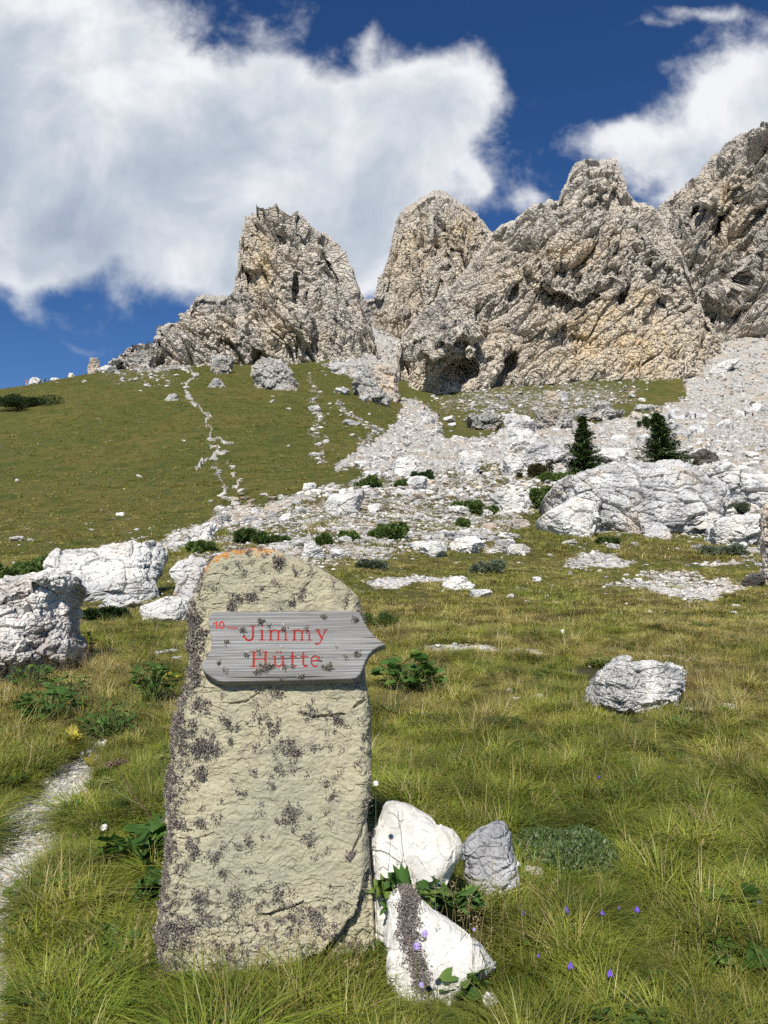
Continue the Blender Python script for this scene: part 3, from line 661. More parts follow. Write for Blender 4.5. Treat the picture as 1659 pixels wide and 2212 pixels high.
def flakes(name, pts, nrm, per, size, spread, mat, parent, seed, origin):
    """clumps of crinkled dry flakes growing on a surface"""
    r = np.random.default_rng(seed); n = len(pts); k = per
    C = np.repeat(pts, k, 0); Nn = np.repeat(nrm, k, 0); m = n * k
    off = r.normal(0, 1, (m, 3)) * np.repeat(spread * r.uniform(.5, 1.3, n), k)[:, None]
    off -= Nn * (off * Nn).sum(1, keepdims=True) * .6; off += Nn * r.uniform(-.1, .75, m)[:, None] * size * 1.1
    C = C + off
    d = r.normal(0, 1, (m, 3)) + Nn * .7; d /= np.linalg.norm(d, axis=1, keepdims=True)
    s = np.cross(d, r.normal(0, 1, (m, 3))); s /= np.linalg.norm(s, axis=1, keepdims=True)
    L = size * r.uniform(.5, 1.3, m)[:, None]; Wd = L * r.uniform(.14, .42, m)[:, None]
    b = np.cross(d, s) * L * r.uniform(-.4, .4, m)[:, None]
    V = np.stack([C, C + d * L * .5 + s * Wd + b, C + d * L, C + d * L * .5 - s * Wd + b], 1).reshape(-1, 3)
    F = np.arange(m * 4).reshape(-1, 4); F = np.concatenate([F[:, [0, 1, 2]], F[:, [0, 2, 3]]])
    at_ = np.repeat(r.random(m), 4)
    o = mesh_np(name, V - origin, F, mat, False, {'shade': at_}); o.parent = parent; return o
def moss_mat(name, c1, c2, c3):
    m = NT(name); a = m.attr('shade'); c = m.mix(m.sm(a, 0, .7), c1, c2); c = m.mix(m.sm(a, .8, 1.), c, c3)
    m.color(c); m.b.inputs['Roughness'].default_value = 1; return m.m
MOSS = moss_mat('dried_moss', (.135, .108, .094), (.28, .243, .215), (.46, .415, .365))
def pick_stone(n, fn, seed):
    r = np.random.default_rng(seed); out = []
    while len(out) < n:
        i = r.integers(4, SP.shape[0] - 12); j = r.integers(3, SP.shape[1] - 3)
        if r.random() < fn(SU[i, j], SV[i, j]): out.append((i, j))
    ii = np.array(out); return SP[ii[:, 0], ii[:, 1]], SN[ii[:, 0], ii[:, 1]]
_mcl = [(zpoly([(a, b)])[0], r_ / 1235., s_) for a, b, r_, s_ in [(130, 830, 50, 1), (250, 930, 60, 1), (190, 960, 60, .8), (300, 940, 50, .7), (540, 850, 55, .9), (600, 930, 60, .9), (640, 960, 50, 1), (370, 910, 30, .8), (350, 830, 40, .7), (570, 130, 26, .9), (650, 175, 18, .7), (455, 280, 36, .9), (400, 290, 26, .6), (680, 275, 30, .8), (635, 318, 30, .9), (370, 318, 30, .8), (790, 245, 20, .4),
        (630, 1230, 60, 1), (410, 1140, 40, .8), (545, 1110, 26, .8), (495, 1180, 20, .7), (240, 1260, 40, .8), (190, 1360, 50, .9), (300, 1400, 50, .6), (440, 1340, 40, .6), (800, 1140, 36, .7), (905, 1000, 36, .6), (660, 1680, 80, .8), (740, 1690, 70, .7), (560, 1580, 60, .5), (230, 1590, 60, .7), (380, 1560, 50, .8), (410, 1600, 50, .8), (160, 1720, 90, 1), (80, 1760, 90, 1), (270, 1680, 70, .6), (350, 1830, 60, .6), (820, 820, 50, .6), (720, 770, 50, .6), (480, 800, 60, .5), (240, 1050, 50, .6), (700, 1330, 50, .5), (880, 1400, 40, .6), (860, 1600, 30, .4), (460, 1040, 30, .7), (580, 1030, 30, .5), (570, 700, 26, .6), (230, 750, 60, .5), (160, 880, 60, .8), (950, 1170, 24, .6), (300, 1260, 30, .5), (330, 1480, 30, .5), (720, 940, 26, .5), (770, 1090, 20, .5), (380, 1680, 40, .6), (690, 1240, 30, .6)]]
def mdens(u, v):
    xl = float(np.interp(v, [b for a, b in _left][::-1], [a for a, b in _left][::-1]))
    g = math.sin(u * 61 + 3 * math.sin(v * 23)) * math.sin(v * 47 + 2 * math.sin(u * 37))
    d = (.24 + .38 * g) * (u < xl + .012) + .16 * max(0, 1 - abs(u - xl) / .06)
    if v < .30: d += .06 * (1 + g)
    for (a, b), r_, s_ in _mcl:
        q = ((u - a) ** 2 + (v - b) ** 2) / (r_ * .5) ** 2
        if q < 6: d += 1.1 * s_ * math.exp(-q)
    return min(1, d + .030 * (g > .1))
pp, nn = pick_stone(1500, mdens, 5)
ms = flakes('dried_moss', pp, nn, 24, .0080, .0070, MOSS, stone, 6, SF.C); tag(ms, kind='stuff')

# ------------------------------------------------------------------ the wooden arrow board
BO = [(240, 97), (420, 99), (700, 98), (1000, 94), (1200, 92), (1325, 93), (1352, 104), (1370, 140), (1392, 185), (1425, 240), (1470, 290), (1515, 325), (1548, 346), (1545, 356), (1500, 372), (1460, 395), (1425, 430), (1398, 480), (1375, 545), (1355, 585), (1325, 612), (1280, 620), (900, 630), (500, 638), (300, 641), (262, 636), (215, 610), (165, 575), (138, 545), (134, 515), (150, 478), (182, 435), (202, 385), (208, 340), (204, 290), (192, 245), (186, 190), (188, 130), (208, 106)]
_n = SP[SP.shape[0] * 3 // 4, 200]
bc = SF.w(*SF.uv(Z2((800, 370))), .155)
BF = Frame(bc, 13, 2)
b_poly = [BF.uv(Z2(p)) for p in BO]
KB = 1 / (BF.uv(Z2((1800, 370)))[0] - BF.uv(Z2((800, 370)))[0]) * 1000      # sheet units per metre
def stroke(pts, w): return ([BF.uv(Z2(p)) for p in pts], w * 1.15 / KB)
def arc(cx, cy, rx, ry, a0, a1, n=10): return [(cx + rx * cos(radians(a0 + (a1 - a0) * i / n)), cy + ry * sin(radians(a0 + (a1 - a0) * i / n))) for i in range(n + 1)]
L1 = [([(530, 210), (531, 285)] + arc(500, 285, 31, 36, 0, 150, 8)[1:], 13), ([(507, 209), (548, 209)], 6), ([(462, 288), (458, 296)], 17),
      ([(600, 243), (600, 314)], 13), ([(582, 242), (600, 242)], 6), ([(576, 317), (622, 317)], 6), ([(600, 210), (601, 212)], 15)]
for x0 in (668, 850):
    L1 += [([(x0, 243), (x0, 314)], 13), ([(x0 - 20, 241), (x0, 241)], 6), ([(x0 - 18, 317), (x0 + 18, 317)], 6), ([(x0, 262)] + arc(x0 + 31, 262, 28, 22, 200, 360, 8) + [(x0 + 58, 314)], 10), ([(x0 + 40, 317), (x0 + 76, 317)], 6),
           ([(x0 + 58, 262)] + arc(x0 + 87, 262, 28, 22, 200, 360, 8) + [(x0 + 115, 314)], 10), ([(x0 + 99, 317), (x0 + 134, 317)], 6)]
L1 += [([(1028, 240), (1062, 308)], 13), ([(1090, 240), (1062, 308), (1046, 340), (1028, 348)], 8), ([(1010, 239), (1050, 239)], 6), ([(1073, 239), (1108, 239)], 6), ([(1016, 345), (1024, 349)], 14)]
L2 = [([(538, 410), (535, 520)], 14), ([(628, 410), (624, 520)], 14), ([(515, 407), (562, 407)], 6), ([(603, 407), (645, 407)], 6), ([(510, 523), (558, 523)], 6), ([(600, 522), (645, 522)], 6), ([(538, 464), (626, 464)], 7),
      ([(700, 445), (700, 495)] + arc(727, 495, 27, 26, 180, 30, 7), 11), ([(762, 445), (761, 518)], 12), ([(683, 444), (702, 444)], 6), ([(742, 444), (763, 444)], 6), ([(761, 521), (778, 521)], 6), ([(714, 413), (716, 413)], 14), ([(742, 413), (744, 413)], 14),
      ([(834, 412), (834, 500), (843, 518), (862, 518)], 11), ([(814, 444), (866, 444)], 6), ([(918, 415), (918, 500), (927, 518), (948, 518)], 12), ([(897, 444), (953, 444)], 6),
      ([(980, 478), (1040, 474)] + arc(1010, 480, 31, 40, -8, -300, 16), 9)]
NOTE = [([(226, 192), (250, 172), (250, 226)], 13), (arc(288, 200, 17, 25, 0, 360, 12), 11), ([(336, 232), (340, 212), (352, 228), (356, 212), (364, 230)], 6), ([(374, 214), (376, 230)], 6), ([(386, 232), (388, 214), (400, 230), (414, 226)], 7)]
ST1 = [stroke(*a) for a in L1]; ST2 = [stroke(*a) for a in L2]; ST3 = [stroke(*a) for a in NOTE]
def grain(U, V):
    u, v = U.ravel(), V.ravel(); z = u * 0
    wv = .010 * fbm(np.stack([u * 2.2, v * 7, z], 1), 2, 91)
    kn = np.zeros(u.shape)
    q = np.stack([u * 3.2, (v + wv) * 420, z], 1)
    g = vnoise(q, 92) * .6 + vnoise(np.stack([u * 7, (v + wv) * 900, z], 1), 93) * .4
    cr = vnoise(np.stack([u * 2.0, (v + wv) * 95, z], 1), 94)
    return (g * .0005 - .0013 * sstep(.6, .8, cr)).reshape(U.shape), g.reshape(U.shape), cr.reshape(U.shape)
def carve(U, V, strokes):
    c = np.zeros(U.size); u, v = U.ravel(), V.ravel()
    for pts, w in strokes:
        a = np.array(pts); m = (u > a[:, 0].min() - w) & (u < a[:, 0].max() + w) & (v > a[:, 1].min() - w) & (v < a[:, 1].max() + w)
        if m.any():
            d, _ = seg_dist(u[m], v[m], pts); c[m] = np.maximum(c[m], np.clip((w / 2 + .0006 - d), 0, 1) * 1.15)
    return c.reshape(U.shape)
def ribbons(name, strokes, dep, mat, parent, n0=0.0):
    V = []; F = []
    for k, (pts, w) in enumerate(strokes):
        a = np.array(pts, float); d = np.gradient(a, axis=0); d /= np.linalg.norm(d, axis=1, keepdims=True) + 1e-9
        a[0] -= d[0] * w * .2; a[-1] += d[-1] * w * .2
        s = np.stack([-d[:, 1], d[:, 0]], 1) * w / 2; b = len(V); e = .00003 * k
        for i in range(len(a)):
            l = a[i] + s[i]; r = a[i] - s[i]
            V += [BF.w(l[0], l[1], n0 - .0004 + e), BF.w(a[i][0], a[i][1], n0 - .0004 - dep * w + e), BF.w(r[0], r[1], n0 - .0004 + e)]
            if i: F += [(b + 3 * i - 3, b + 3 * i, b + 3 * i + 1, b + 3 * i - 2), (b + 3 * i - 2, b + 3 * i + 1, b + 3 * i + 2, b + 3 * i - 1)]
    o = mesh_np(name, np.array(V) - BF.C, np.array(F), mat); o.parent = parent; return o
def wood_mat():
    m = NT('weathered_wood'); p = m.obj(); g = m.attr('grain'); c = m.attr('split')
    n = m.noise(m.mapv(p, (2.5, 8, 60)), 3, 5, .65); w = m.noise(m.mapv(p, (1, 1, 3)), 4, 4, .6)
    col = m.mix(m.sm(g, -.5, .6), (.175, .172, .165), (.345, .34, .33)); col = m.mix(m.M('MULTIPLY', m.sm(n, .5, .75), .7), col, (.15, .145, .14))
    col = m.mix(m.M('MULTIPLY', m.sm(w, .52, .7), .5), col, (.26, .215, .15)); col = m.mix(m.sm(c, .5, .72), col, (.05, .045, .04))
    f = m.noise(m.mapv(p, (10, 40, 300)), 3, 3, .6); col = m.mul(col, m.M('ADD', m.M('MULTIPLY', f, .5), .75))
    m.color(col); m.b.inputs['Roughness'].default_value = .8; m.bump(m.M('ADD', n, f), .5, .0012); return m.m
WOOD = wood_mat()
sign = empty('arrow_sign', BF.C); tag(sign, 'weathered grey wooden arrow board with red carved lettering, screwed to the standing stone', 'sign')
def build_board():
    nv, nu = 250, 620
    v0 = min(b for a, b in b_poly) + .0002; v1 = max(b for a, b in b_poly) - .0002
    vs = np.linspace(v0, v1, nv); xl, xr = spans(b_poly, vs); uu = np.linspace(0, 1, nu)
    U = xl[:, None] + (xr - xl)[:, None] * uu; V = np.repeat(vs[:, None], nu, 1)
    dd, _ = seg_dist(U.ravel(), V.ravel(), b_poly + [b_poly[0]]); dd = dd.reshape(U.shape)
    g, gr, cr = grain(U, V); cv = carve(U, V, ST1 + ST2)
    n = g * np.clip(dd / .004, 0, 1) - cv - .004 * np.clip(1 - dd / .006, 0, 1) ** 2
    W = BF.w(U, V, n).reshape(-1, 3)
    F = grid_faces(nv, nu)[:, ::1]
    # rim: front edge -> chamfered side -> back outline, shifted down and in like the real board
    ring = np.concatenate([np.arange(nu), np.arange(1, nv) * nu + nu - 1, (nv - 1) * nu + np.arange(nu - 2, -1, -1), np.arange(nv - 2, 0, -1) * nu])
    R0 = W[ring]; uv = np.stack([U.ravel()[ring], V.ravel()[ring]], 1)
    def ringpt(du, dv, nn): return R0 + du * BF.U + dv * BF.V + nn * BF.N
    k = len(ring); r1 = ringpt(.000, -.004, -.009); r2 = ringpt(.001, -.011, -.030); r3 = ringpt(-.001, -.010, -.036)
    VV = np.concatenate([W, r1, r2, r3]); b = nv * nu; i = np.arange(k); j = (i + 1) % k
    side = [np.stack([ring[i], b + i, b + j, ring[j]], 1), np.stack([b + i, b + k + i, b + k + j, b + j], 1), np.stack([b + k + i, b + 2 * k + i, b + 2 * k + j, b + k + j], 1)]
    at = {'grain': np.concatenate([gr.ravel(), np.tile(gr.ravel()[ring] * .5, 3)]), 'split': np.concatenate([cr.ravel(), np.zeros(3 * k)])}
    o = mesh_np('board', VV - BF.C, [F] + side + [(b + 2 * k + i)[None, :]], WOOD, False, at); o.parent = sign
build_board()
def flat_mat(name, c, rough=.6, metal=0., spec=.3):
    m = NT(name); n = m.noise(m.obj(), 60, 4, .6); m.color(m.mix(m.sm(n, .3, .7), c, tuple(x * .72 for x in c)))
    m.b.inputs['Roughness'].default_value = rough; m.b.inputs['Metallic'].default_value = metal; m.b.inputs['Specular IOR Level'].default_value = spec; return m.m
RED = flat_mat('red_paint', (.46, .045, .04), .85); RED2 = flat_mat('faded_red_paint', (.50, .06, .055), .8)
ribbons('lettering', ST1, .42, RED, sign); ribbons('lettering', ST2, .42, RED, sign); ribbons('painted_note', ST3, 0.0, RED2, sign, .0016)
STEEL = flat_mat('steel', (.55, .55, .56), .35, .9)
for q in [(763, 197), (747, 367), (745, 538)]:
    u0, v0 = BF.uv(Z2(q)); a = np.linspace(0, 2 * pi, 15)[:-1]; V = []
    for r_, n_ in ((.0042, .0002), (.0042, .0014), (.0030, .0022), (.0012, .0010)):
        V += [BF.w(u0 + r_ * cos(t), v0 + r_ * sin(t), n_) for t in a]
    V.append(BF.w(u0, v0, .0004)); F = grid_faces(4, 14, True); tip = np.stack([42 + np.arange(14), 42 + (np.arange(14) + 1) % 14, np.full(14, 56)], 1)
    o = mesh_np('screw', np.array(V) - BF.C, [F, tip], STEEL, True); o.parent = sign
_bm = [(595, 170, 22, 1), (765, 225, 14, 1), (455, 235, 20, .8), (325, 328, 14, .7), (265, 495, 14, .7), (320, 550, 12, .5), (1320, 155, 20, 1), (1335, 420, 24, .9), (1068, 135, 20, .5), (940, 225, 16, .6), (895, 595, 16, .7), (1105, 525, 36, 1), (610, 530, 48, 1), (660, 515, 36, .9), (770, 520, 20, .6), (570, 560, 26, .6), (480, 430, 16, .4), (1240, 435, 12, .4), (830, 520, 16, .4), (1170, 365, 10, .3), (570, 405, 14, .5), (1040, 465, 10, .5), (660, 200, 10, .4), (745, 605, 12, .4)]
pts = []
for a, b, r_, k in _bm:
    for i in range(int(7 * k * r_ / 14)):
        u0, v0 = BF.uv(Z2((a + random.gauss(0, r_ * .45), b + random.gauss(0, r_ * .30)))); pts.append(BF.w(u0, v0, .001))
o = flakes('dried_moss', np.array(pts), np.repeat(BF.N[None, :], len(pts), 0), 13, .0065, .0045, moss_mat('moss_on_wood', (.12, .095, .075), (.30, .26, .215), (.48, .43, .36)), sign, 8, BF.C); tag(o, kind='stuff')

# ------------------------------------------------------------------ pale rocks beside the stone
def white_mat(name, warm=.3, dark=.3):
    return rock_mat(name, (.74, .72, .66), (.50, .48, .44), (.66, .54, .36), 3.2, .016, 'pos', crack=.10, tanw=warm, strength=.8)
def wdisp(A):
    def f(p, N, U, V, dd):
        w = p + .05 * np.stack([fbm(p * 6, 2, A), fbm(p * 6, 2, A + 1), fbm(p * 6, 2, A + 2)], 1)
        a, e, _ = cells(w / .19, A + 3); b, _, _ = cells(w / .06, A + 4)
        return .010 * a + .004 * b + .014 * fbm(p * 5, 3, A + 5) + .006 * fbm(p * 24, 4, A + 6)
    return f
def near_rock(pts, y, base, lean, yaw, T, R, A, mat, label, nf=150, nv=170, offs=None):
    s_, w_ = rayw(*Z4(base)); C = (s_ * y, y, CAMZ + w_ * y); fr = Frame(C, lean, yaw)
    po = [fr.uv(Z4(p)) for p in pts]
    o, P, Nn, U, V = loft('limestone_rock', fr, po, T, R, nf, nv, wdisp(A), mat, offs)
    tag(o, label, 'rock'); return o, P, Nn, U, V, fr
WM1 = white_mat('pale_limestone_warm', .55); WM2 = white_mat('pale_limestone', .12); WM3 = rock_mat('grey_limestone', (.56, .56, .56), (.30, .30, .31), (.40, .37, .31), 3.2, .03, 'pos', crack=.5, tanw=.2)
near_rock([(118, 560), (150, 450), (200, 340), (228, 285), (245, 258), (290, 246), (370, 256), (450, 290), (530, 330), (600, 385), (650, 415), (715, 450), (755, 500), (780, 560), (775, 620), (745, 680), (700, 760), (640, 900), (560, 1120), (500, 1250), (300, 1280), (170, 1250), (140, 1100), (128, 940), (135, 820), (120, 720), (112, 640)], 2.93, (330, 1130), 24, -6, .10, .06, 500, WM1, 'cream limestone rock with a pointed top against the right foot of the standing stone')
o, P, Nn, U, V, f2 = near_rock([(232, 960), (250, 915), (285, 880), (335, 856), (395, 866), (420, 895), (500, 950), (560, 990), (610, 1020), (700, 1090), (790, 1170), (850, 1220), (910, 1280), (990, 1360), (1028, 1410), (1010, 1480), (900, 1540), (780, 1600), (720, 1680), (700, 1900), (500, 1900), (330, 1800), (240, 1500), (228, 1250)], 2.66, (520, 1700), 32, 8, .085, .05, 520, WM2, 'bright white triangular rock with a strip of brown moss, nearest of the pale rocks', nf=190, nv=200)
strip = [f2.uv(Z4(p)) for p in [(385, 940), (370, 1020), (385, 1100), (360, 1180), (390, 1260), (420, 1380), (440, 1480), (470, 1600)]]
r = np.random.default_rng(3); ii, jj = [], []
while len(ii) < 420:
    i = r.integers(3, U.shape[0] - 8); j = r.integers(3, U.shape[1] - 3); d, t = seg_dist(np.array([U[i, j]]), np.array([V[i, j]]), strip)
    if r.random() < math.exp(-(d[0] / .022) ** 2): ii.append(i); jj.append(j)
mo = flakes('dried_moss', P[ii, jj], Nn[ii, jj], 26, .008, .008, MOSS, o, 12, f2.C); tag(mo, kind='stuff')
near_rock([(796, 600), (800, 560), (830, 510), (862, 478), (905, 445), (950, 420), (1000, 395), (1045, 378), (1100, 398), (1122, 450), (1150, 560), (1180, 680), (1190, 860), (1100, 930), (1000, 930), (850, 880), (805, 760)], 3.30, (980, 860), 24, -14, .10, .06, 540, WM3, 'grey-white rock half covered by creeping willow, right of the cream pointed rock')
# ------------------------------------------------------------------ boulders
def ico(sub):
    bm = bmesh.new(); bmesh.ops.create_icosphere(bm, subdivisions=sub, radius=1.0)
    V = np.array([v.co[:] for v in bm.verts]); F = np.array([[v.index for v in f.verts] for f in bm.faces]); bm.free(); return V, F
ICO = {}
def boulder_shape(seed, sub, ext, planes=14, rough=1.0, ang=1.0, slope=0.):
    """ext = half sizes in metres. Angular block: planes cut a ball, then layered facets of stone"""
    if sub not in ICO: ICO[sub] = ico(sub)
    D, F = ICO[sub]; r = np.random.default_rng(seed)
    n = r.normal(0, 1, (planes, 3)); n[:, 2] *= .9; n /= np.linalg.norm(n, axis=1, keepdims=True)
    n = np.concatenate([n, [[0, 0, 1], [0, -1, .25], [0, 1, 0]]]); n /= np.linalg.norm(n, axis=1, keepdims=True)
    d = np.concatenate([r.uniform(.62, .95, planes), [.8, .8, .85]])
    t = d[None, :] / np.maximum(D @ n.T, .08); rad = np.minimum(t.min(1), 1.18)
    P = D * rad[:, None]; P = P / np.abs(P).max(0); P = P * np.array(ext); P[:, 2] += slope * P[:, 0]
    s = max(ext[0], ext[2]) ; q = P + .12 * s * np.stack([fbm(P / s * 1.6, 3, seed + i) for i in range(3)], 1)
    a, e, _ = cells(q / (s * .42) * np.array([.8, 1, 1.5]), seed + 1); b, e2, _ = cells(q / (s * .16) * np.array([.8, 1, 1.4]), seed + 2); c, _, _ = cells(q / (s * .065), seed + 3)
    N = D / np.array(ext); N /= np.linalg.norm(N, axis=1, keepdims=True)
    h = s * rough * (.075 * a + .034 * b + .012 * c + .05 * fbm(P / s * 2.2, 4, seed + 5) + .012 * fbm(P / s * 14, 3, seed + 6))
    h -= s * rough * (.06 * np.exp(-e / .05) + .03 * np.exp(-e2 / .06))
    return P + N * h[:, None], F
BM = {
 'white': rock_mat('boulder_white_limestone', (.80, .78, .735), (.44, .435, .42), (.60, .47, .32), .9, .05, 'obj', crack=.5, tanw=.25, lichen=.25),
 'grey': rock_mat('boulder_grey_limestone', (.66, .65, .63), (.35, .345, .34), (.52, .41, .28), .55, .10, 'obj', crack=.6, tanw=.45, lichen=.3),
 'spot': rock_mat('boulder_lichen_limestone', (.70, .67, .62), (.34, .32, .30), (.46, .35, .28), 2.0, .025, 'obj', crack=.7, tanw=.35, lichen=.7),
 'spotw': rock_mat('boulder_white_orange_lichen', (.66, .65, .62), (.38, .37, .36), (.52, .40, .30), 1.6, .03, 'obj', crack=.4, tanw=.2, lichen=1.0),
 'pit': rock_mat('boulder_pitted_limestone', (.76, .745, .70), (.26, .26, .26), (.52, .44, .32), 3.0, .04, 'obj', crack=.5, tanw=.2),
 'tan': rock_mat('boulder_tan_limestone', (.60, .53, .44), (.34, .30, .26), (.55, .38, .22), .8, .06, 'obj', crack=.5, tanw=.8),
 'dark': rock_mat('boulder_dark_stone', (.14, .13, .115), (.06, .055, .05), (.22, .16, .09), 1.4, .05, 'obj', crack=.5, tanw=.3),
 'crag': rock_mat('outcrop_limestone', (.54, .52, .48), (.30, .29, .27), (.50, .39, .27), .22, .5, 'obj', crack=.55, tanw=.4),
}
HERO = []
def hero(l, t, r, b, label, mat='white', sub=5, seed=None, planes=14, rough=1.0, deep=.75, sink=.16, slope=0., dist=None, name='boulder', yaw=0, cat='boulder', up=None):
    seed = seed or (abs(int(l * 31 + t * 7)) % 9973); cx = (l + r) / 2
    if dist: p = at(cx, b, dist)
    else:
        h = hit(cx, b); p = h if h else at(cx, b, 200)
    k = p.y / FPX; w = (r - l) * k / 2; H = (b - t) * k; dpt = min(w, H * 1.6) * deep if w > H * 2.2 else w * deep
    hz = H * (1 + sink) / 2
    V, F = boulder_shape(seed, sub, (w, max(dpt, H * .35), hz), planes, rough, slope=slope)
    lo_ = V[:, 2] < -.2 * hz; V[lo_, 2] = -.2 * hz + (V[lo_, 2] + .2 * hz) * 1.5; V[lo_, :2] *= 1.05
    o = mesh_np(name, V, F, BM[mat]); o.location = (p.x, p.y + max(dpt, H * .35) * .8, p.z + H - hz + (up or 0))
    o.rotation_euler = (0, 0, radians(yaw)); tag(o, label, cat); HERO.append((l, t, r, b)); return o
def outline_rock(pts, label, mat='white', seed=1, lean=14, yaw=0, tk=.42, rough=1.0, name='boulder', cat='boulder', nf=150, nv=110, base=None):
    bx = sum(a for a, b in pts) / len(pts); by = base or max(b for a, b in pts) - 6
    p = hit(bx, by, 3.0); k = p.y / FPX; w = (max(a for a, b in pts) - min(a for a, b in pts)) * k; h = (max(b for a, b in pts) - min(b for a, b in pts)) * k
    ym = max(b for a, b in pts); hh = ym - min(b for a, b in pts); pts = [(a, b + .30 * hh * max(0, 1 - (ym - b) / (.45 * hh))) for a, b in pts]      # carry the foot below ground
    fr = Frame((p.x, p.y + .22 * w, p.z), lean, yaw); po = [fr.uv(q) for q in pts]; T = tk * min(w, h * 2.0); s = (w * h) ** .5
    def dis(p, N, U, V, dd):
        q = p - fr.C; w_ = q + .10 * s * np.stack([fbm(q / s * 2, 3, seed + i) for i in range(3)], 1); an = np.array([.75, 1, 1.5])
        a, e, _ = cells(w_ / (s * .34) * an, seed + 1); b, e2, _ = cells(w_ / (s * .12) * an, seed + 2); c, _, _ = cells(w_ / (s * .045), seed + 3)
        return s * rough * (.050 * a + .022 * b + .009 * c + .030 * fbm(q / s * 3, 4, seed + 5) + .012 * fbm(q / s * 18, 3, seed + 6) - .045 * np.exp(-e / .05) - .018 * np.exp(-e2 / .06)) * np.clip(dd / (s * .03), .35, 1)
    o, *_ = loft(name, fr, po, T, min(w, h) * .5, nf, nv, dis, BM[mat], None, nb=50, pw=.6)
    tag(o, label, cat); return o
outline_rock([(-95, 1290), (-40, 1272), (0, 1263), (60, 1250), (120, 1238), (150, 1236), (168, 1248), (170, 1262), (160, 1280), (152, 1300), (156, 1340), (170, 1385), (162, 1402), (120, 1425), (60, 1450), (0, 1462), (-95, 1475)], 'large lichen-spotted grey boulder cut off by the left edge of the photo', 'spot', 21, 12, -8, .6, 1.1, nf=230, nv=170)
outline_rock([(93, 1240), (109, 1218), (125, 1208), (160, 1210), (205, 1211), (243, 1203), (278, 1194), (320, 1190), (345, 1186), (362, 1192), (356, 1208), (348, 1234), (340, 1252), (348, 1280), (307, 1292), (224, 1300), (179, 1306), (150, 1304), (120, 1290), (96, 1262)], 'long white limestone outcrop behind the lichen-spotted boulder at the left edge', 'white', 33, 52, 0, .26, .9, 'rock_outcrop', 'outcrop', 260, 130)
hero(395, 1128, 470, 1172, 'broken pale rock ledge running up from the long white outcrop', 'white', 5, 37, 18, 1.2, .7, .3, slope=.28, name='rock_outcrop', cat='outcrop')
outline_rock([(362, 1237), (384, 1214), (413, 1203), (438, 1204), (448, 1214), (462, 1260), (470, 1330), (413, 1335), (365, 1310), (376, 1280), (381, 1262), (370, 1250)], 'white slab with orange lichen behind the left shoulder of the standing stone', 'spotw', 41, 22, 14, .3, .7)
outline_rock([(304, 1328), (320, 1320), (339, 1315), (368, 1303), (390, 1302), (410, 1312), (420, 1330), (400, 1350), (339, 1352), (314, 1346)], 'low white rock in front of the orange-spotted slab, left of the standing stone', 'white', 44, 40, 0, .5, .8)
hero(188, 1290, 300, 1318, 'flat white ledge in the grass below the long outcrop', 'white', 5, 47, 14, .9, .6, .3)
outline_rock([(1266, 1500), (1280, 1462), (1310, 1441), (1330, 1435), (1345, 1445), (1380, 1443), (1420, 1448), (1458, 1462), (1472, 1480), (1464, 1506), (1440, 1525), (1370, 1540), (1310, 1536), (1270, 1520)], 'pitted white boulder lying alone in the meadow on the right', 'pit', 52, 34, 6, .5, .9, nf=200, nv=130)
hero(957, 1243, 1030, 1276, 'white wedge-shaped boulder at the end of the gravel strip right of the stone', 'white', 5, 55, 12)
hero(1007, 1272, 1066, 1292, 'low rounded white rock just in front of the wedge-shaped boulder', 'white', 5, 58, 16, .7)
outline_rock([(1168, 1084), (1192, 1055), (1240, 1037), (1320, 1028), (1384, 1028), (1426, 1023), (1467, 1033), (1518, 1060), (1554, 1073), (1566, 1100), (1557, 1124), (1525, 1152), (1480, 1158), (1416, 1166), (1352, 1172), (1281, 1166), (1240, 1150), (1190, 1120)], 'huge grey dome-shaped boulder below the two conifers', 'grey', 63, 26, 0, .45, .9, nf=330, nv=170, base=1150)
outline_rock([(1160, 1124), (1186, 1106), (1224, 1084), (1256, 1093), (1281, 1110), (1288, 1133), (1275, 1160), (1250, 1170), (1208, 1158), (1175, 1142)], 'rounded pale rock leaning on the left end of the huge domed boulder', 'white', 66, 30, 10, .5, .8, base=1158)
hero(1395, 1125, 1455, 1165, 'small grey block under the right end of the huge domed boulder', 'grey', 5, 68)
outline_rock([(1498, 1040), (1512, 1015), (1560, 1017), (1608, 1033), (1659, 1048), (1760, 1060), (1770, 1120), (1640, 1118), (1575, 1100), (1520, 1070)], 'long white boulder behind the right end of the huge domed boulder', 'white', 71, 28, -6, .4, 1.0, nf=220, nv=110, base=1095)
hero(1545, 1105, 1672, 1180, 'cracked pale boulder at the right edge, below the long white boulder', 'white', 6, 74, 18, 1.1, .7, .2, slope=.2)
outline_rock([(1640, 1110), (1650, 1085), (1700, 1070), (1780, 1090), (1800, 1280), (1655, 1275), (1645, 1220), (1642, 1160)], 'tall tan and grey block cut off by the right edge of the photo', 'tan', 77, 8, -10, .5, 1.1, base=1268)
hero(1612, 1236, 1664, 1268, 'small dark brown rock beside the gravel at the right edge', 'dark', 5, 80)
outline_rock([(703, 1085), (712, 1070), (739, 1064), (785, 1056), (788, 1075), (774, 1098), (740, 1108), (706, 1112)], 'tilted flat-topped slab with a shaded underside, up the slope behind the standing stone', 'white', 83, 4, 8, .5, .7)
hero(724, 1170, 778, 1206, 'tan pointed boulder just above the right shoulder of the standing stone', 'tan', 5, 86, 10, slope=-.2)
hero(642, 1175, 700, 1212, 'white rock behind the rounded top of the standing stone', 'white', 5, 89)
hero(905, 1168, 968, 1204, 'compact white boulder, left one of the pair on the middle slope', 'white', 5, 92, 16, .7, sink=.2)
hero(940, 1142, 1060, 1172, 'long flat grey slab lying behind the pair of white boulders', 'grey', 5, 95, 14)
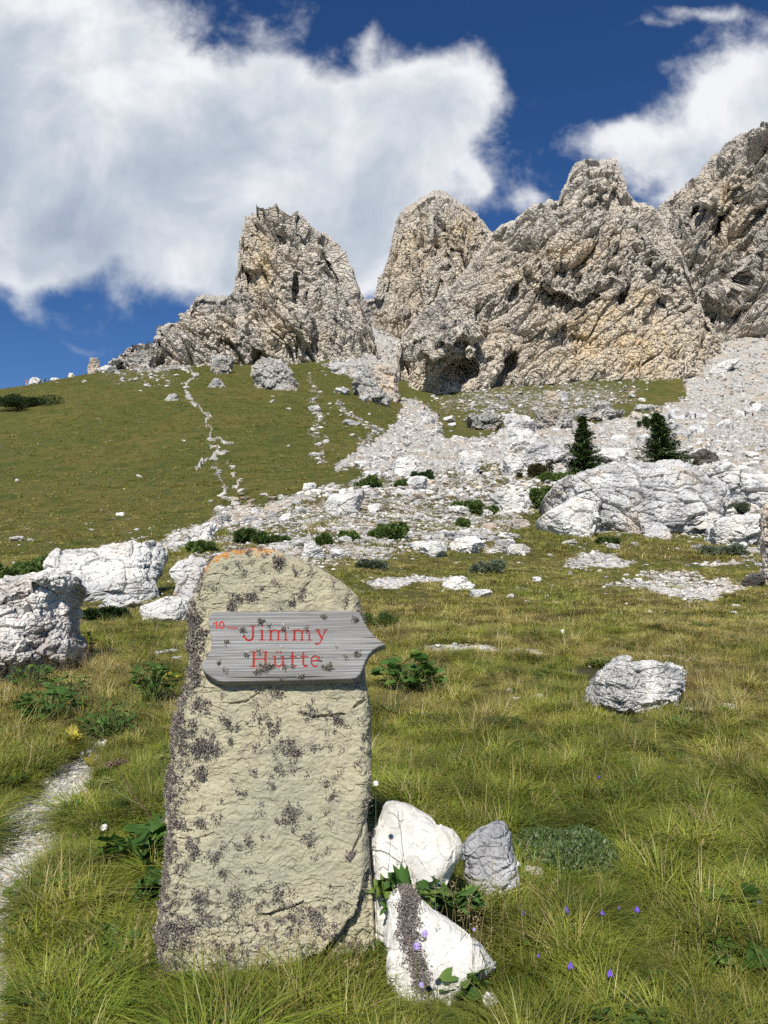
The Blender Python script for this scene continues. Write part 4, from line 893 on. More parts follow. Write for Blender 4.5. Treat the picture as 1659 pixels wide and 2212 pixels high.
hero(972, 1152, 1060, 1196, 'broad white boulder, right one of the pair on the middle slope', 'white', 5, 98, 14)
hero(1104, 1116, 1146, 1140, 'small boxy tan block in the grass left of the huge domed boulder', 'tan', 5, 101, 9)
hero(1080, 1164, 1122, 1184, 'small white rock, upper one of the pair left of the gravel patches', 'white', 4, 104)
hero(1098, 1177, 1146, 1202, 'small white rock, lower one of the pair left of the gravel patches', 'white', 4, 107)
hero(1010, 1150, 1030, 1160, 'tiny pale rock between the paired boulders', 'white', 3, 108)
hero(1052, 1048, 1148, 1108, 'peaked pale boulder with a shaded base, left of the two conifers', 'white', 6, 111, 12, slope=-.05)
hero(1064, 918, 1168, 980, 'big smooth white boulder highest of the group left of the conifers', 'white', 6, 114, 12, .6)
hero(1120, 945, 1246, 1005, 'broad grey-streaked boulder just left of the shorter conifer', 'grey', 6, 117, 16)
hero(1074, 968, 1150, 1035, 'upright pale rock below the big smooth white boulder', 'white', 5, 120, 14)
hero(990, 975, 1045, 1028, 'pale block on the scree above the green shrubs', 'white', 5, 122)
hero(1280, 955, 1375, 1000, 'grey-white block between the two conifers', 'white', 5, 124, 12)
hero(1445, 968, 1488, 1030, 'upright pale slab standing against the right side of the larger conifer', 'tan', 5, 127, 10)
hero(1484, 960, 1566, 1006, 'dark boulder to the right of the larger conifer', 'dark', 5, 130, 14)  # whole boulder in the dark stone colour
hero(1445, 880, 1500, 912, 'square grey block high on the boulder field under the scree cone', 'grey', 4, 133)
hero(1484, 908, 1532, 938, 'flat-topped grey block below the hiker in blue', 'grey', 4, 136, slope=.1)
hero(1618, 866, 1642, 884, 'dark pointed rock on the scree at the far right', 'dark', 4, 139)
hero(1526, 776, 1610, 806, 'long white slab lying tilted on the scree cone', 'white', 5, 142, 9, .5, .4, .0, slope=.34)
hero(835, 988, 905, 1032, 'broken pale boulder at the foot of the rocky gully', 'white', 5, 145)
hero(875, 1030, 925, 1060, 'low white rock above the middle shrubs', 'white', 4, 147)
# outcrops high on the grass hill
for l, t, r_, b, lab, m_, sd_, sl in [
 (181, 760, 214, 802, 'upright rock spike on the skyline of the grass hill', 'tan', 151, -.25),
 (198, 786, 252, 804, 'low white rock at the foot of the skyline spike', 'white', 153, 0),
 (143, 797, 160, 808, 'flat white rock on the ridge left of the spike', 'white', 155, 0),
 (55, 814, 88, 834, 'pale rock on the ridge beside the hiker in red', 'white', 157, -.1),
 (104, 806, 128, 816, 'small flat pale rock on the ridge right of the standing hiker', 'white', 159, 0),
 (252, 745, 335, 790, 'pale jagged outcrop on the skyline at the left foot of the leftmost tower', 'crag', 161, .1),
 (350, 846, 388, 864, 'small dark-edged outcrop in the grass left of the white footpath', 'grey', 163, 0),
 (448, 762, 506, 812, 'pale outcrop in the grass below the leftmost tower, left one of the pair', 'crag', 165, -.1),
 (446, 814, 486, 840, 'small grey rock below the paired outcrops', 'grey', 167, -.1),
 (536, 770, 646, 842, 'broad grey outcrop in the grass below the leftmost tower, right one of the pair', 'crag', 169, -.25),
 (518, 764, 545, 788, 'little outcrop squeezed between the paired outcrops', 'crag', 171, 0),
 (708, 778, 806, 818, 'dark blocky rock band at the right foot of the leftmost tower', 'grey', 173, -.1),
 (796, 772, 866, 862, 'steep tan block in the mouth of the gully', 'tan', 175, -.3),
 (760, 812, 850, 872, 'grey slab sloping down beside the gully', 'crag', 177, -.5),
 (664, 872, 694, 887, 'small grey rock in the grass, upper one beside the broken path', 'grey', 179, 0),
 (718, 832, 758, 854, 'low oval grey rock in the grass near the gully', 'grey', 181, 0),
 (738, 905, 778, 922, 'flat grey rock on the grass hill right of the broken path', 'grey', 183, 0),
 (664, 973, 692, 984, 'small pale rock in the middle of the grass hill', 'white', 185, 0),
 (654, 1043, 684, 1059, 'small pale rock at the lower edge of the grass hill', 'white', 187, .1),
 (775, 856, 795, 870, 'tiny grey rock below the sloping slab', 'grey', 189, 0),
 (16, 1160, 48, 1172, 'small dark-rimmed rock in the lower grass hill at the left edge', 'spot', 191, 0),
 (1005, 878, 1092, 926, 'rounded grey outcrop on the knoll under the massif, leftmost', 'crag', 193, .1),
 (1090, 880, 1165, 938, 'dark-streaked outcrop on the knoll, second from the left', 'grey', 195, 0),
 (1150, 868, 1245, 928, 'wide grey outcrop on the knoll above the shorter conifer', 'crag', 197, 0),
 (1176, 840, 1212, 872, 'tan block on top of the knoll', 'tan', 199, 0),
 (1206, 838, 1232, 866, 'grey pointed block right of the tan block on the knoll', 'grey', 201, 0),
 (1250, 862, 1368, 908, 'broad cracked outcrop at the right end of the knoll', 'crag', 203, -.15),
 (1375, 866, 1428, 884, 'low grey ledge in the grass right of the knoll outcrops', 'grey', 205, 0)]:
    hero(l, t, r_, b, lab, m_, 5, sd_, 16, 1.7 if m_ == 'crag' else 1.0, .7, .2, slope=sl, name='rock_outcrop' if m_ == 'crag' else 'boulder', cat='outcrop' if m_ == 'crag' else 'boulder')
# little stones in the near meadow
for l, t, r_, b, lab in [(1090, 1482, 1112, 1497, 'small white stone in the meadow, topmost of three left of the pitted boulder'), (1100, 1500, 1128, 1517, 'small white stone in the meadow, lowest of three left of the pitted boulder'), (1153, 1491, 1178, 1504, 'small white stone in the meadow, nearest of three to the pitted boulder'),
    (798, 1542, 818, 1554, 'small white stone touching the right edge of the standing stone'), (1035, 1572, 1050, 1583, 'white pebble half hidden in the open grass'), (1558, 1522, 1592, 1545, 'rough white stone in the grass at the right'), (1480, 1527, 1508, 1540, 'pale stone in the grass right below the pitted boulder'),
    (1575, 1545, 1590, 1554, 'smallest pale stone in the grass at the right'), (1370, 1244, 1392, 1256, 'white stone by the upper edge of the large gravel patch'), (1583, 1305, 1602, 1313, 'white stone in the grass below the large gravel patch, upper one'), (1578, 1324, 1600, 1331, 'white stone in the grass below the large gravel patch, lower one'),
    (1095, 1278, 1115, 1288, 'white stone in the grass between the two gravel patches'), (1150, 1243, 1172, 1256, 'upright white stone between the two gravel patches')]:
    hero(l, t, r_, b, lab, 'white', 4, None or (l * 7 + b), 12, name='stone', cat='stone')

hero(1080, 1868, 1128, 1902, 'small pale stone in the grass at the foot of the grey-white rock', 'white', 5, 571, 12, name='stone', cat='stone')
hero(1134, 1886, 1192, 1922, 'low earthy pale stone in the grass, right of the one at the grey-white rock', 'tan', 5, 575, 12, name='stone', cat='stone')
hero(1046, 2152, 1076, 2190, 'small white stone in the grass below the bright triangular rock', 'white', 5, 577, 9, name='stone', cat='stone')
# shared shapes for the loose boulders
PROT = []
for k in range(9):
    V, F = boulder_shape(700 + k * 17, 4, (1, .8 + .1 * (k % 3), .55 + .12 * (k % 4)), 12 + k % 4, 1.1)
    o = mesh_np('loose_boulder', V, F, BM[['white', 'white', 'grey', 'white', 'tan', 'white', 'grey', 'white', 'white'][k]], link=False); PROT.append(o)
def scatter_px(n, poly, seed):
    r = np.random.default_rng(seed); a = np.array(poly); out = []
    while len(out) < n:
        x = r.uniform(a[:, 0].min(), a[:, 0].max(), n * 2); y = r.uniform(a[:, 1].min(), a[:, 1].max(), n * 2)
        m = in_poly(x, y, poly); out += list(zip(x[m], y[m]))
    return out[:n]
LOOSE = [
 (70, [(1240, 915), (1659, 880), (1659, 1010), (1490, 1010), (1270, 1010)], 11, 56, 'pale angular boulder in the boulder field around the two conifers', 'loose boulders in the field around the conifers'),
 (45, [(880, 890), (1060, 930), (1060, 1010), (790, 1040), (740, 1005)], 8, 44, 'pale broken boulder below the mouth of the rocky gully', 'loose boulders below the gully'),
 (60, [(560, 1105), (800, 1050), (1160, 1060), (1160, 1190), (760, 1215), (560, 1190)], 9, 52, 'white rock scattered on the middle slope behind the standing stone', 'loose rocks on the middle slope'),
 (26, [(420, 1130), (640, 1085), (640, 1110), (430, 1190)], 8, 30, 'white rock in the rocky strip along the foot of the grass hill', 'rocks along the foot of the grass hill'),
 (9, [(350, 1190), (400, 1150), (480, 1120), (500, 1150), (420, 1190), (380, 1215)], 16, 60, 'broken pale block in the rocky strip above the long white outcrop', 'blocks above the long white outcrop'),
 (22, [(1060, 1190), (1659, 1200), (1659, 1330), (1100, 1300)], 5, 17, 'small white stone scattered in the meadow around the gravel patches', 'small stones around the gravel patches'),
 (12, [(1060, 1440), (1659, 1520), (1659, 1600), (1000, 1580)], 5, 14, 'small white stone lying in the near meadow on the right', 'small stones in the near meadow'),
 (24, [(1180, 1165), (1659, 1165), (1659, 1200), (1250, 1195)], 8, 34, 'white rock at the foot of the huge domed boulder', 'rocks below the huge domed boulder'),
 (22, [(1000, 850), (1400, 850), (1400, 900), (1000, 920)], 6, 22, 'grey rock poking out of the grassy knoll', 'rocks on the grassy knoll'),
 (20, [(680, 800), (850, 850), (840, 930), (700, 1000), (670, 900)], 5, 18, 'small grey rock in the thin grass beside the gully', 'small rocks in the thin grass beside the gully')]
for n, poly, s0, s1, lab, grp in LOOSE:
    for i, (px, py) in enumerate(scatter_px(n, poly, n * 3 + 1)):
        p = hit(px, py, 6)
        if p is None: continue
        s = s0 + (s1 - s0) * random.random() ** 1.9; k = p.y / FPX * s / 2
        o = PROT[random.randrange(9)].copy(); S.collection.objects.link(o); o.location = (p.x, p.y, p.z + k * .22)
        o.rotation_euler = (random.uniform(-.3, .3), random.uniform(-.3, .3), random.uniform(0, 6.28)); o.scale = (k, k, k * random.uniform(.5, 1.05))
        tag(o, lab, 'boulder', grp)

# ------------------------------------------------------------------ instancing helper for what nobody could count
def scatter_obj(name, P, rot, scl, idx, protos, label, attrs=None):
    me = bpy.data.meshes.new(name); me.vertices.add(len(P)); me.vertices.foreach_set('co', np.asarray(P, f32).ravel())
    for nm, ty, dt in (('rot', 'FLOAT_VECTOR', rot), ('scl', 'FLOAT_VECTOR', scl), ('idx', 'INT', idx)):
        a = me.attributes.new(nm, ty, 'POINT'); a.data.foreach_set('vector' if ty == 'FLOAT_VECTOR' else 'value', np.asarray(dt, f32 if ty != 'INT' else np.int32).ravel())
    o = bpy.data.objects.new(name, me); S.collection.objects.link(o); tag(o, label, kind='stuff')
    col = bpy.data.collections.new(name + '_shapes')
    for i, p in enumerate(protos): p.name = f'{name}_shape_{i:02d}'; col.objects.link(p)
    g = bpy.data.node_groups.new(name, 'GeometryNodeTree')
    g.interface.new_socket('Geometry', in_out='INPUT', socket_type='NodeSocketGeometry'); g.interface.new_socket('Geometry', in_out='OUTPUT', socket_type='NodeSocketGeometry')
    N = g.nodes.new; L = g.links.new; i_ = N('NodeGroupInput'); o_ = N('NodeGroupOutput'); ip = N('GeometryNodeInstanceOnPoints')
    ci = N('GeometryNodeCollectionInfo'); ci.inputs[0].default_value = col; ci.inputs['Separate Children'].default_value = True; ci.inputs['Reset Children'].default_value = True
    def na(n, t): 
        a = N('GeometryNodeInputNamedAttribute'); a.data_type = t; a.inputs[0].default_value = n; return a.outputs[0]
    mp = N('GeometryNodeMeshToPoints')
    L(i_.outputs[0], mp.inputs[0]); L(mp.outputs[0], ip.inputs['Points']); L(ci.outputs[0], ip.inputs['Instance'])
    ip.inputs['Pick Instance'].default_value = True; L(na('idx', 'INT'), ip.inputs['Instance Index'])
    L(na('rot', 'FLOAT_VECTOR'), ip.inputs['Rotation']); L(na('scl', 'FLOAT_VECTOR'), ip.inputs['Scale']); L(ip.outputs[0], o_.inputs[0])
    md = o.modifiers.new('scatter', 'NODES'); md.node_group = g; return o
# scree and pebbles: small stones wherever the ground is bare
def stone_points():
    r = np.random.default_rng(77); Pz = []
    for n, y0, y1, pw, s0, s1 in [(26000, 9, 60, 1.0, .012, .05), (36000, 60, 330, 1.0, .10, .85), (30000, 1.6, 8, 1, .006, .026)]:
        y = np.exp(r.uniform(math.log(y0), math.log(y1), n * 3)); s = r.uniform(-.58, .58 if y1 > 9 else -.26, n * 3); x = s * y
        z, R = terrain_full(x, y); nz = fbm(np.stack([x, y, y * 0], 1) * .6, 3, 40)
        m = r.random(n * 3) < sstep(.12, .75, R + .35 * nz) + (.014 if y0 < 60 else .0012) * (y > 9)
        x, y, z = x[m][:n], y[m][:n], z[m][:n]; k = (s0 + (s1 - s0) * r.random(len(x)) ** 4.0) * (1 if y1 > 60 and y0 > 9 else np.maximum(y, 9) / 18 if y0 >= 9 else 1)
        if y0 == 9: k = k * 1.6
        if y0 == 60: k = k * np.clip(y / 160, .6, 1.25)
        Pz.append(np.stack([x, y, z + k * .15, k], 1))
    return np.concatenate(Pz)
sp_ = stone_points(); n = len(sp_)
sm_p = []
def pebble_mat(name, c1, c2):
    m = NT(name); n = m.noise(m.obj(), 1.6, 4, .7); c = m.mix(m.sm(n, .35, .65), c1, c2); m.color(m.mul(c, m.M('ADD', m.M('ADD', m.M('MULTIPLY', m.rnd(), .55), .26), m.M('MULTIPLY', m.noise(m.pos(), .13, 4, .6), .5)))); return m.m
PB = [pebble_mat('pebble_white', (.80, .77, .71), (.60, .57, .52)), pebble_mat('pebble_grey', (.56, .55, .53), (.38, .37, .36)), pebble_mat('pebble_tan', (.68, .58, .46), (.50, .41, .31))]
for k in range(6):
    V, F = boulder_shape(900 + k * 13, 2 if k % 2 else 3, (1, .85, .6), 9, 1.0); sm_p.append(mesh_np('pebble', V, F, PB[[0, 0, 2, 0, 1, 0][k]], link=False))
kk = sp_[:, 3]
scatter_obj('scree_stones', sp_[:, :3], np.stack([RNG.uniform(-.4, .4, n), RNG.uniform(-.4, .4, n), RNG.uniform(0, 6.28, n)], 1), np.stack([kk, kk, kk * RNG.uniform(.6, 1.1, n)], 1), RNG.integers(0, 6, n), sm_p, 'loose white scree and pebbles')
# ------------------------------------------------------------------ plants
class MB:
    def __init__(s): s.v = []; s.t = []; s.q = []; s.a = []
    def add(s, V, T=None, Q=None, a=.5):
        b = len(s.v); s.v += [tuple(x) for x in V]; s.a += list(a) if hasattr(a, '__len__') else [a] * len(V)
        if T is not None: s.t += [tuple(i + b for i in f) for f in T]
        if Q is not None: s.q += [tuple(i + b for i in f) for f in Q]
    def build(s, name, mat, parent=None, smooth=True, link=True, key='shade'):
        F = [np.array(x) for x in (s.t, s.q) if x]; return mesh_np(name, np.array(s.v), F, mat, smooth, {key: s.a}, parent, link)
    def tube(s, pts, r0, r1, n=5, a=.5):
        pts = [np.array(p, float) for p in pts]; V = []; m = len(pts)
        for i, p in enumerate(pts):
            d = pts[min(i + 1, m - 1)] - pts[max(i - 1, 0)]; d /= np.linalg.norm(d) + 1e-9
            u = np.cross(d, [.3, .9, .2]); u /= np.linalg.norm(u); w = np.cross(d, u); r_ = r0 + (r1 - r0) * i / (m - 1)
            V += [p + r_ * (u * cos(2 * pi * k / n) + w * sin(2 * pi * k / n)) for k in range(n)]
        s.add(V, Q=[(i * n + k, i * n + (k + 1) % n, (i + 1) * n + (k + 1) % n, (i + 1) * n + k) for i in range(m - 1) for k in range(n)], a=a)
def leaf_mat(name, c1, c2, c3, pos_scale=.6, trans=.35, dry=(.30, .24, .10), rnd=.5):
    m = NT(name); a = m.attr('shade'); c = m.mix(m.sm(a, 0, .6), c1, c2); c = m.mix(m.sm(a, .72, 1.), c, c3)
    n = m.noise(m.pos(), pos_scale, 4, .6); c = m.mul(c, m.M('ADD', m.M('MULTIPLY', n, .9), .55)); c = m.mul(c, m.M('ADD', m.M('MULTIPLY', m.rnd(), rnd), 1 - rnd / 2))
    m.color(c); m.b.inputs['Roughness'].default_value = .6; m.b.inputs['Specular IOR Level'].default_value = .25
    t = m.N('ShaderNodeBsdfTranslucent'); m.L(m.mul(c, 1.3), t.inputs[0]); x = m.N('ShaderNodeMixShader'); x.inputs[0].default_value = trans
    m.L(m.b.outputs[0], x.inputs[1]); m.L(t.outputs[0], x.inputs[2]); m.L(x.outputs[0], m.out.inputs[0]); return m.m

# --- grass tufts
def grass_mat():
    m = NT('meadow_grass'); a = m.attr('shade'); p = m.pos()
    n1 = m.noise(p, .42, 2, .6); n2 = m.noise(p, 1.9, 2, .65)
    Y = m.N('ShaderNodeSeparateXYZ'); m.L(p, Y.inputs[0]); far = m.sm(Y.outputs[1], 3.6, 9)
    dryf = m.M('ADD', m.M('MULTIPLY', m.sm(n2, .44, .66), .26), m.M('MULTIPLY', m.M('MULTIPLY', m.sm(n1, .36, .62), .38), m.M('ADD', far, .35)))
    dryf = m.M('ADD', dryf, m.M('ADD', m.M('MULTIPLY', a, .85), m.M('MULTIPLY', far, .14))); dryf = m.M('ADD', dryf, m.M('MULTIPLY', m.rnd(), .22))
    c = m.mix(m.sm(dryf, .0, .55), (.085, .155, .018), (.255, .285, .038)); c = m.mix(m.sm(dryf, .55, 1.0), c, (.36, .31, .075)); c = m.mix(m.sm(dryf, 1.05, 1.4), c, (.55, .45, .22))
    c = m.mix(m.M('MULTIPLY', m.M('MULTIPLY', m.sm(m.noise(p, .9, 2, .6), .55, .68), .65), far), c, (.15, .085, .035)); c = m.mul(c, m.sm(m.noise(m.mapv(p, loc=(3, 3, 0)), 2.6, 1, .6), .3, .7, .62, 1.22))
    m.color(c); m.b.inputs['Roughness'].default_value = .45; m.b.inputs['Specular IOR Level'].default_value = .35
    t = m.N('ShaderNodeBsdfTranslucent'); m.L(m.mul(c, 1.3), t.inputs[0]); x = m.N('ShaderNodeMixShader'); x.inputs[0].default_value = .26
    m.L(m.b.outputs[0], x.inputs[1]); m.L(t.outputs[0], x.inputs[2]); m.L(x.outputs[0], m.out.inputs[0]); return m.m
GRASS = grass_mat(); KEEP = []
def tuft(seed, n, rad, h0, h1, w, lean, dry, curl=1.0):
    r = np.random.default_rng(seed); ang = r.uniform(0, 2 * pi, n); rr = rad * np.sqrt(r.random(n)); base = np.stack([rr * np.cos(ang), rr * np.sin(ang), np.full(n, -.01)], 1)
    h = r.uniform(h0, h1, n); da = ang + r.normal(0, .9, n); ln = np.abs(r.normal(lean, lean * .5, n)); d = np.stack([np.cos(da), np.sin(da), 0 * da], 1)
    sd = np.stack([-np.sin(da + r.normal(0, .5, n)), np.cos(da), 0 * da], 1); ww = w * r.uniform(.6, 1.3, n)
    V = []; ts = [0, .35, .7, 1.0]; 
    for i, t in enumerate(ts):
        c = base + d * (h * ln * t ** 1.8)[:, None] + np.array([0, 0, 1]) * (h * (t - .38 * curl * ln * t ** 2.2))[:, None]
        k = ww * (1 - t ** 1.6 * .9)
        V += [c - sd * k[:, None] / 2, c + sd * k[:, None] / 2] if i < 3 else [c]
    V = np.stack(V, 1); b = np.arange(n)[:, None] * 7
    Q = np.concatenate([b + np.array([[0, 1, 3, 2]]), b + np.array([[2, 3, 5, 4]])]); T = b + np.array([[4, 5, 6]])
    a = np.repeat(np.where(r.random(n) < dry, r.uniform(.6, 1.3, n), r.uniform(0, .35, n)), 7)
    tt = np.tile(np.array([0.25, .25, .05, .05, 0, 0, .1]), n)
    return mesh_np('tuft', V.reshape(-1, 3), [T, Q], GRASS, True, {'shade': np.clip(a + tt, 0, 1.6)}, link=False)
def herb(seed, n, rad, h, lw, mat):
    r = random.Random(seed); mb = MB()
    for i in range(n):
        a = r.uniform(0, 2 * pi); d = rad * sqrt(r.random()); c = np.array([d * cos(a), d * sin(a), r.uniform(.1, 1) * h]); da = r.uniform(0, 2 * pi); L = lw * r.uniform(.7, 1.4)
        u = np.array([cos(da), sin(da), r.uniform(-.3, .6)]) * L; s = np.array([-sin(da), cos(da), r.uniform(-.3, .3)]) * L * .38
        mb.add([c, c + u * .45 + s, c + u, c + u * .45 - s], T=[(0, 1, 2), (0, 2, 3)], a=r.random())
    return mb.build('herb', mat, link=False)
HERBM = leaf_mat('low_herbs', (.045, .10, .02), (.085, .15, .03), (.16, .20, .05))
def build_grass():
    near = [tuft(1, 80, .055, .04, .08, .0032, 1.0, .14), tuft(2, 80, .06, .05, .11, .0030, 1.1, .20), tuft(3, 60, .05, .07, .14, .0034, 1.2, .22), tuft(4, 60, .045, .08, .19, .0040, 1.2, .08), tuft(5, 34, .05, .11, .22, .0028, .7, .7), herb(6, 90, .07, .05, .022, HERBM), tuft(7, 90, .07, .03, .07, .0035, .9, .4)]
    far = [tuft(11, 40, .10, .05, .10, .008, 1.1, .25), tuft(12, 36, .10, .06, .14, .008, 1.1, .45), tuft(13, 30, .12, .04, .08, .010, 1.1, .2), tuft(14, 26, .09, .08, .16, .007, .9, .75)]
    r = np.random.default_rng(5); out = []
    def put(n, y0, y1, kinds, pk, s0, s1, area=True, dens=None, smax=.60):
        y = np.sqrt(r.uniform(y0 ** 2, y1 ** 2, n)) if area else np.exp(r.uniform(math.log(y0), math.log(y1), n))
        x = r.uniform(-smax, smax, n) * y; z, R = terrain_full(x, y); P = np.stack([x, y, y * 0], 1)
        n1 = fbm(P * .9, 3, 201); nR = fbm(P * (3 if y1 < 12 else .8), 3, 202)
        keep = (R + .45 * nR * (y > 9) + .12 * nR) < np.where(y > 9, .42, .05)
        # bare hollow where the standing stone is set, nothing grows through it
        for kx, ky, kr in KEEP: keep &= ((x - kx) ** 2 + (y - ky) ** 2) > (kr * (1 + .5 * nR)) ** 2
        lx, ly = x - SF.C[0], y - SF.C[1]; keep &= ~((np.abs(lx + .03) < .345) & (ly > -.075) & (ly < .16))
        if dens is not None: keep &= r.random(n) < dens(x, y, n1)
        x, y, z, n1 = x[keep], y[keep], z[keep], n1[keep]; m = len(x)
        cl = fbm(np.stack([x, y, y * 0], 1) * (4.2 if y1 < 13 else 1.3), 2, 207); sc = r.uniform(s0, s1, m) * np.clip(1 + .3 * n1 + .9 * cl, .45, 1.9); k = r.choice(kinds, m, p=pk)
        # cushions: the mat of low willow on the right
        out.append((np.stack([x, y, z], 1), np.stack([r.normal(0, .12, m), r.normal(0, .12, m), r.uniform(0, 6.28, m)], 1), np.stack([sc, sc, sc * r.uniform(.75, 1.15, m)], 1), k))
    put(21000, 1.75, 5.2, [0, 1, 2, 3, 4, 5, 6], [.24, .22, .12, .13, .03, .08, .18], .6, 1.15)
    put(20000, 5.0, 12.5, [0, 1, 2, 3, 4, 5, 6], [.26, .24, .13, .08, .06, .05, .18], .8, 1.3)
    put(24000, 10.5, 34, [7, 8, 9, 10], [.36, .20, .38, .06], .65, 1.35, False)
    put(15000, 32, 84, [7, 8, 9, 10], [.34, .22, .40, .04], 1.4, 2.5, False, lambda x, y, n: sstep(84, 60, y))
    put(30000, 62, 240, [7, 8, 9], [.34, .22, .44], 2.6, 4.2, True, lambda x, y, n: sstep(60, 75, y) * (x < 12))
    a = [np.concatenate([o[i] for o in out]) for i in range(4)]
    scatter_obj('grass', a[0], a[1], a[2], a[3], near + far, 'green and straw-coloured alpine meadow grass')

# --- tall dry stalks
STRAW = leaf_mat('dry_stalks', (.36, .27, .12), (.45, .36, .17), (.55, .45, .26), trans=.2)
def stalks(spots, seed):
    r = random.Random(seed); mb = MB()
    for px, py, n, h, sp, y in spots:
        p = hit(px, py) if y is None else at(px, py, y)
        for i in range(n):
            b = np.array([p.x + r.gauss(0, sp), p.y + r.gauss(0, sp * .6), 0]); b[2] = float(terrain_full([b[0]], [b[1]])[0][0]) - .01
            H = h * r.uniform(.6, 1.15); a = r.uniform(0, 6.28); ln = H * r.uniform(.08, .45); d = np.array([cos(a), sin(a) * .6, 0]); pts = [b + np.array([0, 0, 1]) * H * t * (1 - .12 * t * t) + d * ln * t ** 2.2 for t in (0, .3, .6, .85, 1)]
            mb.tube(pts, .0011, .0006, 3, r.random())
            for k in range(r.choice([8, 12, 16])):
                t = r.uniform(.74, 1); c = b + np.array([0, 0, 1]) * H * t * (1 - .12 * t * t) + d * ln * t ** 2.2; q = np.array([r.gauss(0, 1), r.gauss(0, 1), r.gauss(.5, .6)]); q = q / np.linalg.norm(q) * r.uniform(.008, .02); s = np.array([q[1], -q[0], .1 * q[2]]) * .12
                mb.add([c, c + q * .5 + s, c + q, c + q * .5 - s], T=[(0, 1, 2), (0, 2, 3)], a=r.random())
    o = mb.build('dry_grass_stalks', STRAW); tag(o, 'tall dry grass stalks with seed heads standing above the meadow', kind='stuff')
stalks([(860, 1950, 9, .42, .05, None), (905, 1960, 8, .44, .05, None), (940, 2100, 8, .40, .05, None), (1010, 2110, 9, .42, .06, None), (1120, 2060, 8, .45, .05, None), (1065, 2130, 6, .4, .06, None), (470, 2140, 9, .24, .10, None), (350, 2150, 8, .22, .10, None), (620, 2150, 10, .22, .12, None), (760, 2150, 8, .22, .08, None),
        (1090, 1480, 8, .75, .10, None), (1060, 1470, 5, .7, .12, None), (1400, 1800, 8, .3, .3, None), (1250, 1700, 10, .3, .4, None), (1500, 1900, 8, .26, .2, None), (150, 1900, 6, .26, .15, None), (250, 2100, 8, .3, .12, None), (120, 2120, 6, .24, .12, None), (330, 1440, 60, .42, .5, None), (380, 1370, 50, .5, .45, None), (250, 1470, 60, .45, .5, None), (130, 1480, 50, .4, .4, None), (60, 1520, 40, .35, .4, None), (200, 1540, 40, .35, .4, None), (1300, 1560, 12, .35, .6, None), (1500, 1700, 10, .3, .4, None), (900, 1700, 10, .3, .4, None), (1620, 1600, 12, .4, .5, None)], 4)

# --- shrubs
SHRUBM = leaf_mat('shrub_leaves', (.058, .10, .024), (.10, .155, .036), (.17, .22, .06), trans=.25); PINEM = leaf_mat('mountain_pine_needles', (.018, .036, .010), (.030, .058, .014), (.055, .085, .02), trans=.1)
WILLOW = leaf_mat('creeping_willow_leaves', (.075, .135, .035), (.13, .19, .06), (.34, .38, .26), trans=.2); GREYL = leaf_mat('grey_green_leaves', (.10, .13, .07), (.15, .18, .11), (.26, .29, .20), trans=.2); BARK = flat_mat('bark', (.09, .07, .05), .95)
def bush_mesh(seed, n, ext, leaf, mat, up=.6, wid=.3, lumps=9):
    r = np.random.default_rng(seed); L = r.normal(0, 1, (lumps, 3)) * np.array([.50, .50, .16]) + [0, 0, .36]; k = r.integers(0, lumps, n)
    d = r.normal(0, 1, (n, 3)); d /= np.linalg.norm(d, axis=1, keepdims=True); C = L[k] + d * (r.random(n) ** .4)[:, None] * .30 * np.array([1, 1, .9]) * (.7 + .6 * r.random(lumps)[k])[:, None]
    C[:, 2] = np.abs(C[:, 2]); C = C * np.array(ext)
    g = d + np.array([0, 0, up]) + r.normal(0, .4, (n, 3)); g /= np.linalg.norm(g, axis=1, keepdims=True); s = np.cross(g, r.normal(0, 1, (n, 3))); s /= np.linalg.norm(s, axis=1, keepdims=True); ll = leaf * r.uniform(.6, 1.4, n)[:, None]
    V = np.stack([C, C + g * ll * .5 + s * ll * wid, C + g * ll, C + g * ll * .5 - s * ll * wid], 1).reshape(-1, 3); F = np.arange(n * 4).reshape(-1, 4); F = np.concatenate([F[:, [0, 1, 2]], F[:, [0, 2, 3]]])
    return V, F, np.repeat(r.random(n), 4)
def bush(name, px, py, w, h, label, mat, leaf, n=2600, seed=1, cat='shrub', dist=None, deep=.8, up=.6, wid=.3, group=None):
    p = hit(px, py, 2.0) if dist is None else at(px, py, dist); k = p.y / FPX; W = w * k / 2; H = h * k
    root = empty(name, p); tag(root, label, cat, group)
    V, F, a = bush_mesh(seed, int(n * 2.2), (W, W * deep, H), leaf * .62, mat, up, wid, 14); o = mesh_np('foliage', V, F, mat, False, {'shade': a}); o.parent = root
    mb = MB(); r = random.Random(seed)
    for i in range(7):
        t = r.uniform(0, 6.28); e = np.array([cos(t) * W * .6, sin(t) * W * .5, H * r.uniform(.4, .8)]); mb.tube([(0, 0, -.05 * H), e * .5 + np.array([0, 0, H * .05]), e], H * .03, H * .01, 4)
    mb.build('stems', BARK, root); return root
